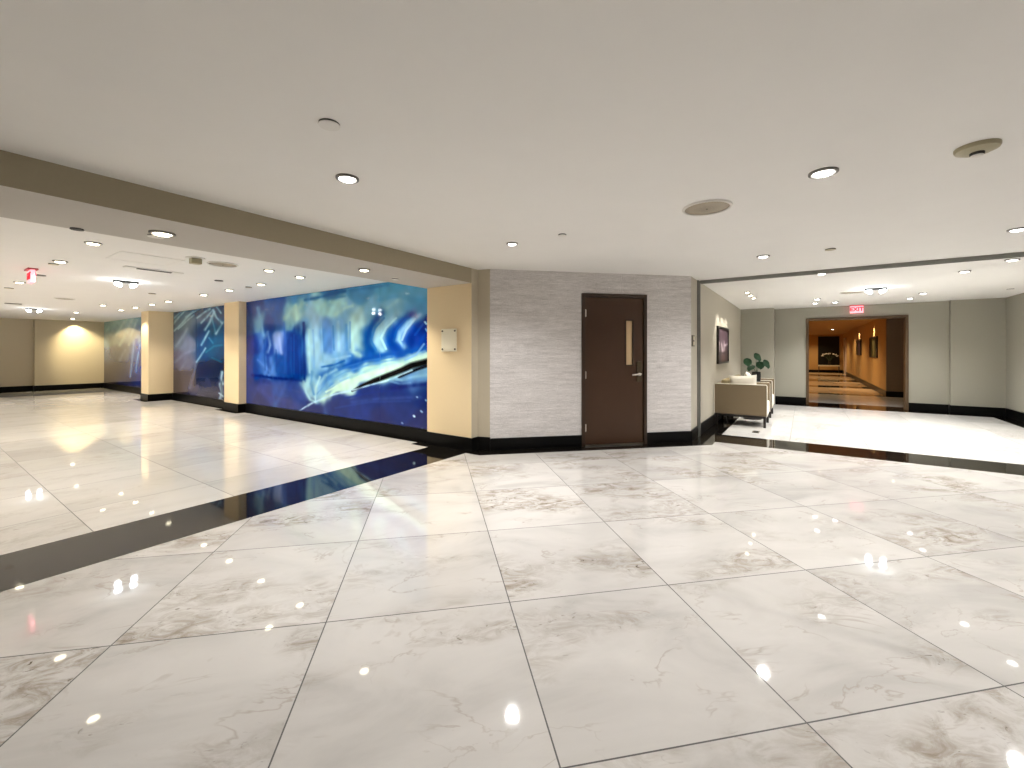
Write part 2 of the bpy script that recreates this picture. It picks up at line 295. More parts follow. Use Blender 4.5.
STROKES1=[([(10.167,0.836,0.0358),(9.712,0.828,0.0348),(9.281,0.8,0.0339),(8.637,0.802,0.0325),(8.079,0.783,0.0313)],(5,45,130),0.95),([(8.334,1.788,0.1095),(8.297,1.39,0.1092),(8.26,0.835,0.1089)],(5,68,150),0.9),([(8.061,1.917,0.0293),(8.043,1.487,0.0293),(8.025,0.785,0.0292)],(5,55,135),0.9),([(8.522,1.632,0.0242),(8.522,1.088,0.0242),(8.484,0.868,0.0241)],(25,100,175),0.6),([(9.408,1.819,0.0469),(9.451,1.393,0.0471),(9.408,0.923,0.0469)],(10,65,150),0.7),([(9.891,2.317,0.0527),(9.757,1.939,0.0523),(9.624,1.718,0.0519)],(165,195,215),0.8),([(9.451,1.778,0.0385),(9.366,1.499,0.0383),(9.451,1.35,0.0385)],(165,185,220),0.8),([(8.993,1.703,0.0353),(8.952,1.495,0.0352),(8.912,1.329,0.0351)],(185,190,228),0.9),([(9.891,1.174,0.044),(9.624,1.047,0.0432),(9.366,0.924,0.0426)],(120,155,215),0.7),([(8.793,1.965,0.0267),(8.754,1.493,0.0266),(8.754,0.941,0.0266)],(60,110,190),0.6),([(8.714,2.044,0.0816),(8.522,2.156,0.0806),(8.187,2.237,0.0788),(8.079,2.328,0.0782)],(200,225,212),0.85),([(8.334,2.266,0.0597),(8.297,2.025,0.0596)],(225,240,220),0.8),([(7.867,1.774,0.0386),(7.867,1.389,0.0386),(7.832,0.965,0.0385)],(205,228,228),0.8),([(7.627,1.919,0.0474),(7.627,1.483,0.0474),(7.593,1.104,0.0473)],(188,212,226),0.8),([(7.362,1.759,0.0409),(7.33,1.387,0.0408)],(100,150,205),0.7),([(7.17,1.717,0.033),(7.139,1.35,0.033)],(110,150,205),0.8),([(6.922,1.891,0.0324),(6.892,1.386,0.0324)],(190,215,230),0.8),([(6.683,1.828,0.0283),(6.654,1.385,0.0283)],(105,155,205),0.75),([(6.452,1.941,0.0522),(6.509,1.647,0.0524),(6.481,1.35,0.0523),(6.285,1.281,0.0515)],(212,232,222),0.9),([(7.56,2.18,0.0566),(7.17,2.268,0.0551),(6.713,2.202,0.0532)],(200,228,218),0.8),([(6.984,2.038,0.0453),(6.713,2.131,0.0444),(6.509,2.154,0.0437)],(215,235,220),0.7),([(8.007,2.362,0.0311),(7.33,2.39,0.0297),(6.713,2.432,0.0284)],(25,105,165),0.8),([(6.567,2.438,0.0281),(6.014,2.426,0.0269),(5.555,2.435,0.0259)],(60,135,185),0.6),([(7.17,2.341,0.0275),(6.713,2.344,0.0266)],(70,140,185),0.6),([(5.755,2.206,0.0494),(5.385,2.244,0.0479),(4.73,2.135,0.0453)],(100,170,205),0.6),([(5.555,2.063,0.0405),(5.314,2.176,0.0397)],(190,220,220),0.7),([(5.729,1.974,0.0592),(5.909,1.85,0.06),(6.041,1.687,0.0606),(6.067,1.519,0.0608),(5.935,1.383,0.0601)],(8,85,160),0.9),([(5.267,1.951,0.0727),(5.555,1.836,0.0745),(5.78,1.68,0.0759),(5.857,1.516,0.0764),(5.679,1.366,0.0753)],(190,215,222),0.9),([(5.037,1.924,0.0651),(5.243,1.824,0.0663),(5.433,1.671,0.0674),(5.482,1.527,0.0676),(5.361,1.382,0.067)],(5,78,162),0.95),([(4.816,1.913,0.0396),(5.06,1.816,0.0404),(5.243,1.666,0.041),(5.29,1.54,0.0412),(5.151,1.413,0.0407)],(178,205,226),0.92),([(4.645,1.86,0.054),(4.859,1.732,0.055),(5.014,1.567,0.0557),(4.992,1.412,0.0556)],(5,62,150),0.9),([(4.708,1.606,0.0377),(4.859,1.457,0.0382),(4.992,1.35,0.0386)],(15,80,170),0.7),([(7.493,0.862,0.0563),(7.108,1.003,0.0548),(6.713,1.102,0.0532),(6.148,1.231,0.051),(5.506,1.318,0.0484),(4.666,1.41,0.045)],(28,95,175),0.9),([(7.428,1.07,0.0224),(7.045,1.114,0.0218),(6.742,1.19,0.0213)],(30,100,175),0.8),([(7.17,1.203,0.0275),(6.567,1.28,0.0263)],(180,205,225),0.7),([(7.493,0.43,0.0207),(6.984,0.644,0.0199),(6.396,0.848,0.0191),(5.806,0.986,0.0182),(5.22,1.098,0.0173),(4.666,1.23,0.0165)],(222,240,226),0.9),([(7.56,0.482,0.017),(7.108,0.729,0.0164),(6.567,0.929,0.0158),(5.961,1.065,0.0151),(5.314,1.175,0.0143),(4.666,1.335,0.0135)],(178,208,220),0.85),([(7.593,0.556,0.017),(7.234,0.797,0.0166),(6.713,0.995,0.016),(6.067,1.131,0.0152),(5.385,1.222,0.0144),(4.708,1.365,0.0136)],(120,165,210),0.8),([(7.298,0.609,0.0148),(6.713,0.818,0.0142),(6.067,0.995,0.0135),(5.457,1.093,0.0129)],(244,248,228),0.9),([(6.862,0.83,0.0135),(6.23,0.991,0.0128),(5.555,1.107,0.0121),(4.992,1.211,0.0116)],(160,196,220),0.75),([(6.509,0.861,0.014),(5.883,1.001,0.0133),(5.267,1.097,0.0127),(4.73,1.229,0.0121)],(240,246,224),0.85),([(7.17,0.946,0.0165),(6.683,1.084,0.0159),(6.121,1.197,0.0153),(5.457,1.27,0.0145)],(70,130,195),0.75),([(7.729,1.77,0.0153),(7.694,1.388,0.0152),(7.694,1.045,0.0152)],(150,185,220),0.7),([(7.46,1.912,0.015),(7.428,1.481,0.015),(7.395,1.163,0.0149)],(160,195,222),0.7),([(7.076,1.824,0.0137),(7.045,1.386,0.0136)],(90,145,200),0.6),([(6.802,1.922,0.0143),(6.772,1.421,0.0143)],(160,195,225),0.6),([(6.567,1.876,0.0132),(6.567,1.42,0.0132)],(120,165,210),0.6),([(8.408,1.69,0.015),(8.408,0.91,0.015)],(30,100,180),0.6),([(8.223,1.686,0.0148),(8.187,0.838,0.0148)],(20,90,170),0.6),([(8.637,1.594,0.0152),(8.637,0.903,0.0152)],(15,70,150),0.6),([(9.115,1.392,0.0168),(9.074,0.932,0.0167)],(20,80,160),0.6),([(9.624,1.609,0.0173),(9.58,0.962,0.0173)],(30,95,170),0.6),([(5.654,1.905,0.0147),(5.883,1.749,0.015),(5.988,1.551,0.0151),(5.857,1.383,0.0149)],(60,130,190),0.7),([(5.361,1.892,0.0143),(5.604,1.74,0.0146),(5.729,1.58,0.0148),(5.604,1.399,0.0146)],(205,228,228),0.8),([(5.128,1.866,0.0125),(5.338,1.716,0.0127),(5.409,1.542,0.0128)],(30,105,180),0.7),([(4.925,1.857,0.0123),(5.128,1.694,0.0125),(5.22,1.539,0.0126)],(205,222,232),0.7),([(4.751,1.774,0.0121),(4.925,1.611,0.0123)],(30,95,180),0.7),([(9.712,0.654,0.0217),(8.952,0.604,0.0207),(8.187,0.562,0.0197)],(80,100,165),0.5),([(9.366,0.371,0.0191),(8.637,0.457,0.0183)],(60,95,165),0.5),([(7.014,0.334,0.0163),(6.014,0.509,0.0151),(5.037,0.59,0.014)],(55,85,155),0.5),([(6.713,0.534,0.016),(5.883,0.685,0.015),(5.267,0.749,0.0142)],(25,60,140),0.6),([(8.043,0.765,0.039),(7.972,0.573,0.0388),(7.832,0.446,0.0385),(7.627,0.402,0.0379)],(205,228,228),0.9),([(7.493,0.88,0.0301),(7.627,0.667,0.0303),(7.661,0.514,0.0304),(7.627,0.402,0.0303)],(215,232,228),0.9),([(7.763,0.967,0.0287),(7.797,0.736,0.0288),(7.694,0.55,0.0286)],(110,160,205),0.8),([(6.984,1.024,0.0362),(7.33,0.904,0.0371),(7.526,0.748,0.0377)],(190,215,225),0.8),([(6.713,0.96,0.039),(7.17,0.799,0.0404),(7.428,0.602,0.0411),(7.56,0.406,0.0415)],(150,190,215),0.8),([(7.362,0.475,0.0744),(7.014,0.661,0.0726),(6.424,0.864,0.0694),(5.806,1.036,0.0661),(5.267,1.144,0.0633),(4.666,1.29,0.0601)],(232,243,220),0.95),([(6.567,0.894,0.0263),(5.883,1.084,0.025),(5.267,1.208,0.0237),(4.816,1.335,0.0228)],(190,220,215),0.7),([(5.151,1.225,0.0117),(4.903,1.304,0.0115),(4.73,1.471,0.0113)],(150,185,225),0.8),([(8.637,0.7,0.0447),(8.522,0.544,0.0443),(8.297,0.417,0.0437),(8.007,0.338,0.0428)],(18,75,155),0.85),([(9.982,0.554,0.0442),(9.366,0.414,0.0426),(8.56,0.34,0.0404)],(85,90,150),0.5),([(6.509,0.476,0.0349),(5.755,0.576,0.0329),(4.816,0.665,0.0304)],(65,90,155),0.7),([(6.509,0.669,0.014),(6.23,0.769,0.0239),(5.883,0.876,0.0333),(5.457,0.996,0.0354),(5.22,1.066,0.0347),(4.992,1.141,0.0402),(4.645,1.208,0.039)],(4,5,12),1.0),([(5.29,0.954,0.019),(5.082,1.023,0.0187),(4.859,1.09,0.0183),(4.666,1.14,0.018)],(5,8,25),0.9),([(8.223,0.184,0.0148),(8.007,0.279,0.0175),(7.763,0.374,0.0211),(7.428,0.471,0.015),(7.014,0.579,0.0181),(6.567,0.674,0.0175),(6.148,0.764,0.0127),(5.704,0.858,0.0123),(5.409,0.934,0.012),(5.174,1.013,0.0118),(4.992,1.072,0.0116)],(225,238,245),0.95),([(5.457,0.916,0.0321),(5.22,0.909,0.0315),(4.992,0.964,0.0309),(4.666,1.005,0.03)],(165,198,218),0.85),([(5.506,0.882,0.0161),(5.267,0.844,0.0158),(5.037,0.869,0.0155)],(140,175,210),0.7),([(4.666,0.945,0.0225),(4.859,0.922,0.0229)],(120,160,205),0.7),([(5.457,0.772,0.0402),(5.037,0.823,0.0388),(4.666,0.87,0.0375)],(8,35,115),0.7),([(4.948,0.365,0.0139),(4.941,0.359,0.0138)],(235,245,255),1.0),([(4.794,0.454,0.0114),(4.773,0.441,0.0114)],(190,210,240),0.9),([(5.22,0.232,0.0118),(5.211,0.229,0.0118)],(190,210,240),0.8),([(4.881,0.661,0.0115),(4.877,0.659,0.0115)],(190,210,240),0.8),([(4.687,0.628,0.0113),(4.683,0.619,0.0113)],(190,210,240),0.8),([(4.773,0.183,0.0114),(4.764,0.184,0.0114)],(180,190,220),0.8),([(4.708,1.802,0.0121),(4.677,1.771,0.012)],(200,225,245),0.9),([(4.687,1.696,0.0113),(4.666,1.665,0.0113)],(160,195,235),0.8)]
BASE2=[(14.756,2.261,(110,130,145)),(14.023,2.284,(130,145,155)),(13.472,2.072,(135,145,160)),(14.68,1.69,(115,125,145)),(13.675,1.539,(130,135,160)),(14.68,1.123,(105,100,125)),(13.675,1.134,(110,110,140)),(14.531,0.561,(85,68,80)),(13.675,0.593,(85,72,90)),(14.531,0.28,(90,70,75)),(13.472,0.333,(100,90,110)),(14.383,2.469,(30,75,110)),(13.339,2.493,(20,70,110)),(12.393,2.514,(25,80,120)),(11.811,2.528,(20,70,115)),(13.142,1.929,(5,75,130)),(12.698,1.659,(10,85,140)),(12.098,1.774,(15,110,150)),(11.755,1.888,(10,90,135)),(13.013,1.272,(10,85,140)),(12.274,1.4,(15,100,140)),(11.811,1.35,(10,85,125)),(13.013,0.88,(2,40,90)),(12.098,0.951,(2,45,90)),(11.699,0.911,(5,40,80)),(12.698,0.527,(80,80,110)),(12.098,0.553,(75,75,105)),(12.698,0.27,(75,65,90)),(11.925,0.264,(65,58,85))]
STROKES2=[([(13.253,2.408,0.0132),(13.253,1.535,0.0132),(13.253,0.662,0.0132)],(20,70,115),0.6),([(14.909,2.153,0.0287),(14.383,2.357,0.028),(13.952,2.5,0.0274)],(190,210,215),0.85),([(14.832,1.95,0.0286),(14.094,2.205,0.0276),(13.472,2.447,0.0268)],(195,215,220),0.85),([(14.531,1.998,0.0197),(13.813,2.221,0.019),(13.405,2.336,0.0187)],(205,220,225),0.8),([(13.952,2.309,0.0219),(13.013,2.5,0.0209)],(190,215,220),0.8),([(14.832,2.321,0.0229),(14.31,2.465,0.0223)],(175,200,210),0.7),([(14.68,1.52,0.0454),(14.237,1.739,0.0444),(13.882,1.978,0.0437)],(165,172,190),0.6),([(14.756,1.065,0.0455),(14.094,1.295,0.0441),(13.405,1.403,0.0427)],(150,150,178),0.5),([(14.383,0.847,0.0392),(13.813,1.132,0.0381)],(140,140,165),0.4),([(13.675,0.377,0.0378),(13.405,0.817,0.0373),(13.273,1.085,0.0371)],(160,155,180),0.5),([(13.24,1.086,0.0212),(12.949,1.272,0.0208),(12.667,1.453,0.0205)],(195,220,235),0.9),([(12.918,1.532,0.0286),(12.698,1.71,0.0283),(12.454,1.883,0.0279)],(195,225,238),0.95),([(12.949,2.106,0.0261),(12.575,2.244,0.0256),(12.215,2.403,0.0251)],(185,215,228),0.9),([(12.698,1.916,0.0309),(12.393,2.109,0.0304),(12.156,2.35,0.03)],(195,222,232),0.9),([(13.207,2.248,0.0264),(12.698,2.379,0.0257),(12.393,2.438,0.0253)],(205,225,228),0.85),([(12.215,2.403,0.0276),(11.982,2.192,0.0272),(11.699,2.057,0.0268)],(190,218,228),0.9),([(12.274,2.205,0.0226),(12.156,2.0,0.0225),(12.04,1.797,0.0224)],(120,175,200),0.8),([(12.04,1.797,0.0248),(11.811,1.963,0.0245),(11.644,2.079,0.0243)],(205,228,235),0.9),([(11.982,2.464,0.0248),(11.755,2.304,0.0245)],(205,228,230),0.9),([(12.454,1.706,0.0229),(12.215,1.576,0.0226)],(110,175,205),0.7),([(12.637,1.35,0.0231),(12.156,1.5,0.0225),(11.699,1.521,0.0219)],(60,150,175),0.7),([(12.274,1.199,0.0201),(11.699,1.106,0.0195)],(70,150,170),0.6),([(13.142,0.929,0.0316),(12.514,1.197,0.0306)],(10,60,110),0.6),([(13.013,0.775,0.0523),(11.699,0.862,0.0488)],(2,35,85),0.6),([(11.699,0.862,0.0341),(11.755,0.714,0.0342),(11.644,0.572,0.034)],(225,232,235),0.9),([(11.811,0.565,0.0368),(11.699,0.374,0.0366),(11.811,0.172,0.0368)],(220,228,232),0.9),([(11.644,0.718,0.0195),(11.755,0.518,0.0196),(11.644,0.232,0.0195)],(90,100,110),0.7),([(11.868,0.341,0.0197),(11.644,0.28,0.0195)],(230,235,240),0.9)]
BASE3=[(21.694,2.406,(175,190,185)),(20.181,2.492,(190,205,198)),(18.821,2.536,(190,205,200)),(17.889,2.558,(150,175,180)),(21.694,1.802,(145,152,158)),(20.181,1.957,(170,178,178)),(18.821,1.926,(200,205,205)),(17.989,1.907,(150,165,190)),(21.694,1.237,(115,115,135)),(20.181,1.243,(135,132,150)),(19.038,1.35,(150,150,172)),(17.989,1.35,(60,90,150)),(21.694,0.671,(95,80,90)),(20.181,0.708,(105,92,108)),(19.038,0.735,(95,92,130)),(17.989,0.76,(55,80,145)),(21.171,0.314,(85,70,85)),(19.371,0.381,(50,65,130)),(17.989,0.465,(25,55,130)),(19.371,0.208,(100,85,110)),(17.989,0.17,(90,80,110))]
STROKES3=[([(20.422,1.962,0.0504),(19.828,2.231,0.0493),(19.148,2.482,0.048)],(212,220,208),0.8),([(19.944,1.598,0.0566),(19.148,2.036,0.0549),(18.608,2.425,0.0538)],(220,225,215),0.8),([(18.929,1.588,0.0442),(18.503,2.086,0.0435),(18.09,2.403,0.0428)],(215,220,215),0.8),([(21.562,2.176,0.0563),(20.667,2.44,0.0545)],(200,210,200),0.6),([(19.944,1.067,0.0531),(19.371,1.419,0.0519)],(190,188,205),0.7),([(18.821,0.469,0.0339),(18.608,1.081,0.0336),(18.398,1.683,0.0333)],(170,185,215),0.8),([(18.192,0.689,0.0297),(17.989,1.252,0.0295),(17.79,1.578,0.0293)],(165,190,225),0.8),([(18.192,1.746,0.0529),(17.989,1.416,0.0524)],(35,75,150),0.8),([(19.038,0.667,0.041),(18.821,1.248,0.0407)],(60,75,130),0.6),([(17.79,0.927,0.026),(17.73,1.415,0.0259)],(15,50,120),0.9),([(20.301,0.292,0.0574),(18.821,0.435,0.0542),(17.691,0.541,0.0518)],(18,50,125),0.85)]
# ---- lamp powers (watts) and exposure
EH, ES, EM, EL, ER, EP, EE, EC, EXPO = 215, 40, 112, 130, 150, 45, 1.5, 115, 0.48
TINT = (.87, .97, 1.03)     # cool inks
def paint(nu, nv, u, v, base, strokes, aniso, sigma, seed, grain=.10, tint=TINT):
    """colours of a painted surface at (u, v) in metres: blended ground colours, brush strokes over it, streaky grain"""
    su = u/aniso
    num = np.zeros((u.size, 3)); den = np.zeros(u.size)
    rs = np.random.RandomState(seed)
    def wave(fx, fz, k):
        out = np.zeros(u.size)
        for i in range(k):
            a, p, q = rs.uniform(0, 2*PI), rs.uniform(.4, 1.6), rs.uniform(.4, 1.6)
            out += np.sin(su*fx*p + v*fz*q*rs.choice([-1, 1]) + a + 1.5*np.sin(su*fx*.37*q + v*fz*.41*p + a*2))
        return out/k
    wu, wv = su + .012*wave(9, 11, 4), v + .014*wave(8, 10, 4)
    for bu, bv, c in base:
        d2 = (wu-bu/aniso)**2 + ((wv-bv)*.8)**2
        w = np.exp(-d2/(2*sigma**2)) + 1e-5/(d2+.02)
        num += w[:, None]*np.array(c, float); den += w
    col = num/den[:, None]
    fine = wave(26, 14, 5)
    for pts, c, op in strokes:
        best = np.full(u.size, 9.0); wide = max(p[2] for p in pts) > .0165 and c[2] > 40
        for a, b in zip(pts, pts[1:]):
            ax, ay, aw = a[0]/aniso, a[1], a[2]; bx, by, bw = b[0]/aniso, b[1], b[2]
            dx, dy = bx-ax, by-ay; L2 = dx*dx+dy*dy+1e-9
            qu, qv = (wu*.5+su*.5, wv*.5+v*.5) if wide else (su, v)
            t = np.clip(((qu-ax)*dx+(qv-ay)*dy)/L2, 0, 1)
            d = np.hypot(qu-ax-t*dx, qv-ay-t*dy)/(aw+(bw-aw)*t)
            best = np.minimum(best, d)
        soft = np.exp(-(best*(1+.35*fine))**2*1.0) if wide else np.clip(1.6-best, 0, 1)
        soft = soft*(1-.28*np.clip(wave(34, 5, 4)*2.2, 0, 1)) if wide else soft
        col += (np.array(c, float)-col)*(soft*op)[:, None]
    col *= (1 + grain*.6*fine)[:, None]
    col = np.clip(col, 0, 255)*np.array(tint)
    return np.clip(col, 0, 255)

def set_paint(me, deep, cols):
    ca = me.color_attributes.new('paint', 'FLOAT_COLOR', 'POINT')
    s = cols/255.0
    l = np.where(s <= .04045, s/12.92, ((s+.055)/1.055)**2.4)
    if deep: l = l**1.28*1.12
    buf = np.ones((len(me.vertices), 4), np.float32); buf[:len(l), :3] = l
    ca.data.foreach_set('color', buf.ravel())

def painted_sheet(name, mat, place, u0, u1, v0, v1, step, base, strokes, aniso, sigma, seed, parent=None, thick=(0,0,0), grain=.10):
    """a slab whose front is a fine painted grid; place(u, v) gives the 3D point, thick the vector to its back"""
    nu, nv = max(2, int((u1-u0)/step)+1), max(2, int((v1-v0)/step)+1)
    U, V = np.meshgrid(np.linspace(u0, u1, nu), np.linspace(v0, v1, nv), indexing='ij')
    u, v = U.ravel(), V.ravel()
    P = [place(a, b) for a, b in zip(u, v)]
    idx = lambda i, j: i*nv+j
    F = [(idx(i, j), idx(i+1, j), idx(i+1, j+1), idx(i, j+1)) for i in range(nu-1) for j in range(nv-1)]
    n = len(P); t = Vector(thick)
    ci = [idx(0, 0), idx(nu-1, 0), idx(nu-1, nv-1), idx(0, nv-1)]
    P += [tuple(Vector(P[k])+t) for k in ci]; B = [n, n+1, n+2, n+3]
    F.append(tuple(B[::-1]))
    edges = [[idx(i, 0) for i in range(nu)], [idx(nu-1, j) for j in range(nv)], [idx(i, nv-1) for i in range(nu-1, -1, -1)], [idx(0, j) for j in range(nv-1, -1, -1)]]
    for k, e in enumerate(edges): F.append(tuple(e[::-1]+[B[k], B[(k+1) % 4]]))
    me = bpy.data.meshes.new(name); me.from_pydata(P, [], F)
    cols = paint(nu, nv, u, v, base, strokes, aniso, sigma, seed, grain, TINT if mat is M['mural'] else ((1, .93, .9) if len(base) > 10 else (.6, .5, .5)))
    bc = np.tile(cols.mean(0)*.4, (4, 1))
    set_paint(me, mat is M['mural'], np.vstack([cols, bc]))
    me.materials.append(mat)
    bm = bmesh.new(); bm.from_mesh(me); bmesh.ops.recalc_face_normals(bm, faces=bm.faces); bm.to_mesh(me); bm.free()
    o = bpy.data.objects.new(name, me); COL.objects.link(o)
    if parent: o.parent = parent
    return o

# ================================================================== SETTING
G = -.06
struct('floor', MB().prism([(-5.5,-6.5),(6.99,-6.5),(6.99,1.10),(6.73,1.10),(4.33,3.50),(4.33,3.726),(-5.5,3.726)], G, 0), M['floor'],
       'pale polished marble floor of large slabs laid diagonally in the main hall', 'floor')
struct('floor_left', MB().prism([(-5.5,4.40),(4.30,4.40),(4.30,4.76),(4.43,4.76),(4.43,21.75),(-5.5,21.75)], G, 0), M['floor_l'],
       'pale polished marble floor of the room with the blue wall murals', 'floor')
struct('floor_right', MB().prism([(7.67,-3.22),(12.85,-3.22),(12.85,1.11),(7.67,1.11)], G, 0), M['floor_r'],
       'bright white marble floor of the lounge with the two armchairs', 'floor')
struct('trim_1', MB().prism([(-5.5,3.726),(4.33,3.726),(4.449,3.726),(4.8,3.726),(4.8,4.40),(-5.5,4.40)], G, 0), M['black'],
       'black polished stone band in the floor under the long beam', 'floor band')
struct('trim_2', MB().prism([(6.99,-6.5),(7.67,-6.5),(7.67,1.11),(7.67,1.5),(6.99,1.5)], G, 0), M['black'],
       'black polished stone band in the floor under the ceiling track', 'floor band')
struct('trim_3', MB().prism([(4.33,3.50),(6.73,1.10),(6.99,1.10),(6.99,1.5),(6.80,1.5),(4.70,3.60),(4.70,3.726),(4.33,3.726)], G, 0), M['black'],
       'black stone floor border along the textured wall with the brown door', 'floor band')
struct('trim_4', MB().prism([(4.30,4.40),(4.7,4.40),(4.7,22.3),(-5.5,22.3),(-5.5,21.75),(4.43,21.75),(4.43,4.76),(4.30,4.76)], G, 0), M['black'],
       'black stone floor border running along the foot of the blue murals', 'floor band')
struct('trim_5', MB().prism([(7.67,1.11),(12.85,1.11),(12.85,-3.22),(7.67,-3.22),(7.67,-3.6),(13.95,-3.6),(13.95,1.5),(7.67,1.5)], G, 0), M['black'],
       'black stone floor border around the white lounge floor and its doorway', 'floor band')
MB_pad = MB().box(4.25,4.445, 10.28,11.35, 0,.004)
struct('trim_6', MB_pad, M['black'], 'black stone pad at the foot of the narrow pillar left of the wave mural', 'floor band')
struct('trim_7', MB().box(3.84,4.445, 14.70,15.70, 0,.004), M['black'], 'black stone pad at the foot of the deep pillar by the far mural', 'floor band')

struct('ceiling', MB().prism([(-5.7,-6.7),(7.5,-6.7),(7.5,-3.7),(13.6,-3.7),(13.6,1.6),(7.2,1.6),(4.9,4.0),(4.9,22.4),(-5.7,22.4)], CZ, CZ+.12), M['ceil'],
       'flat off-white plaster ceiling over the hall and both side rooms', 'ceiling')

# beam with its own soffit colour
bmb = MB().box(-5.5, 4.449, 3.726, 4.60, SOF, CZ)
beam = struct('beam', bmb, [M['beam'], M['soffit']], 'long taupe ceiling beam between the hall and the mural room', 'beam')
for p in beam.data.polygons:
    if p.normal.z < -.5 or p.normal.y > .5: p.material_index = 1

# pier under the end of the beam
pier = struct('pillar', MB().prism([(4.449,3.726),(4.59,3.726),(4.637,3.554),(4.85,3.70),(4.85,4.572),(4.449,4.572)], 0, CZ), [M['taupe'], M['beige']],
       'beige wall pier carrying the plaque between the wave mural and the textured wall', 'pillar')
for p in pier.data.polygons:
    if (p.normal.x < -.9 and p.center.y > 3.8) or p.normal.y > .9: p.material_index = 1  # warm-lit face gets beige, dim faces taupe: light put into the colour
struct('pillar', MB().box(4.382,4.56, 10.45,11.18, 0, CZ), M['beige'], 'narrow beige pillar at the left edge of the wave mural', 'pillar')
struct('pillar', MB().box(3.98,4.56, 14.90,15.50, 0, CZ), M['beige'], 'deep beige pillar between the teal mural and the far pale mural', 'pillar')

struct('wall_mural', MB().box(4.56,4.75, 4.572,22.2, 0, CZ), M['beige'], 'long wall behind the blue mural panels', 'wall')
struct('wall_back_left', MB().prism([(-5.5,22.2),(2.77,22.2),(2.77,22.0),(4.56,22.0),(4.56,22.35),(-5.5,22.35)], 0, CZ), M['endwall'],
       'beige end wall of the mural room, washed by a warm light at right', 'wall')
struct('wall_left', MB().box(-5.65,-5.5, -6.5,22.3, 0, CZ), M['grey'], 'grey side wall on the far left of the halls', 'wall')
struct('wall_rear', MB().box(-5.5,7.5, -6.65,-6.5, 0, CZ), M['grey'], 'grey wall of the hall behind the viewer', 'wall')
struct('wall_right_hall', MB().box(7.33,7.48, -6.5,-3.48, 0, CZ), M['grey'], 'grey wall closing the hall right of the lounge', 'wall')
struct('wall_right', MB().box(7.33,13.4, -3.62,-3.48, 0, CZ), M['grey'], 'grey right-hand wall of the lounge', 'wall')
struct('wall_lounge', MB().prism([(6.79,1.40),(13.4,1.40),(13.4,1.56),(6.95,1.56)], 0, CZ), M['lounge'], 'grey wall behind the armchairs, carrying the framed picture', 'wall')
fw = MB().box(13.3,13.45, -.04,1.40, 0, CZ).box(13.3,13.45, -3.48,-1.99, 0, CZ).box(13.3,13.45, -1.99,-.04, 2.21, CZ)
fw.box(12.83,13.3, .643,1.40, 0, CZ).box(13.17,13.3, -3.48,-2.66, 0, CZ)
struct('wall_back_right', fw, M['grey'], 'grey end wall of the lounge around the wide corridor doorway', 'wall')

# textured diagonal wall, local frame: x along the wall, y into the wall
DC = (5.922, 2.266, 0)
DWH, DH = .5025, 2.19
w = MB().box(-1.819,-DWH, 0,.16, 0,CZ).box(DWH,1.226, 0,.16, 0,CZ).box(-DWH,DWH, 0,.16, DH,CZ)
struct('wall_diagonal', w, M['paper'], 'grey woven-textured diagonal wall around the brown door', 'wall', loc=DC, rz=-D45)
struct('baseboard_diagonal', MB().box(-1.82,-DWH, -.016,0, 0,.165).box(DWH,1.232, -.016,0, 0,.165), M['base'],
       'black stone baseboard under the textured diagonal wall', 'baseboard', loc=DC, rz=-D45)
bh = .18
struct('baseboard_pier', MB().prism([(4.433,3.712),(4.586,3.712),(4.632,3.546),(4.645,3.556),(4.60,3.73),(4.449,3.726),(4.449,4.572),(4.433,4.572)], 0, bh), M['base'],
       'black stone baseboard round the foot of the beige pier with the plaque', 'baseboard')
bb = MB().box(4.52,4.56, 4.572,10.45, 0,.185).box(4.52,4.56, 11.18,14.9, 0,.185).box(4.52,4.56, 15.5,21.98, 0,.185)
bb.box(4.366,4.382, 10.434,11.196, 0,bh).box(4.366,4.54, 10.434,10.45, 0,bh).box(4.366,4.54, 11.18,11.196, 0,bh)
bb.box(3.964,3.98, 14.884,15.516, 0,bh).box(3.964,4.54, 14.884,14.90, 0,bh).box(3.964,4.54, 15.5,15.516, 0,bh)
struct('baseboard_mural', bb, M['base'], 'black stone baseboard under the murals and round the two pillars', 'baseboard')
struct('baseboard_back_left', MB().box(2.754,4.52, 21.984,22.0, 0,bh).box(2.754,2.77, 22.0,22.2, 0,bh).box(-5.5,2.754, 22.184,22.2, 0,bh), M['base'],
       'black baseboard along the end wall of the mural room', 'baseboard')
struct('baseboard_lounge', MB().box(6.80,12.83, 1.384,1.40, 0,bh), M['base'], 'black baseboard behind the two armchairs', 'baseboard')
struct('baseboard_back_right', MB().box(12.814,12.83, .643,1.384, 0,bh).box(12.814,13.3, .627,.643, 0,bh).box(13.284,13.3, -.04,.627, 0,bh)
       .box(13.284,13.3, -2.66,-1.99, 0,bh).box(13.154,13.17, -3.464,-2.66, 0,bh).box(13.154,13.3, -2.66,-2.644, 0,bh), M['base'],
       'black baseboard on the lounge end wall either side of the doorway', 'baseboard')
struct('baseboard_right', MB().box(7.34,13.154, -3.48,-3.464, 0,bh), M['base'], 'black baseboard on the right-hand lounge wall', 'baseboard')

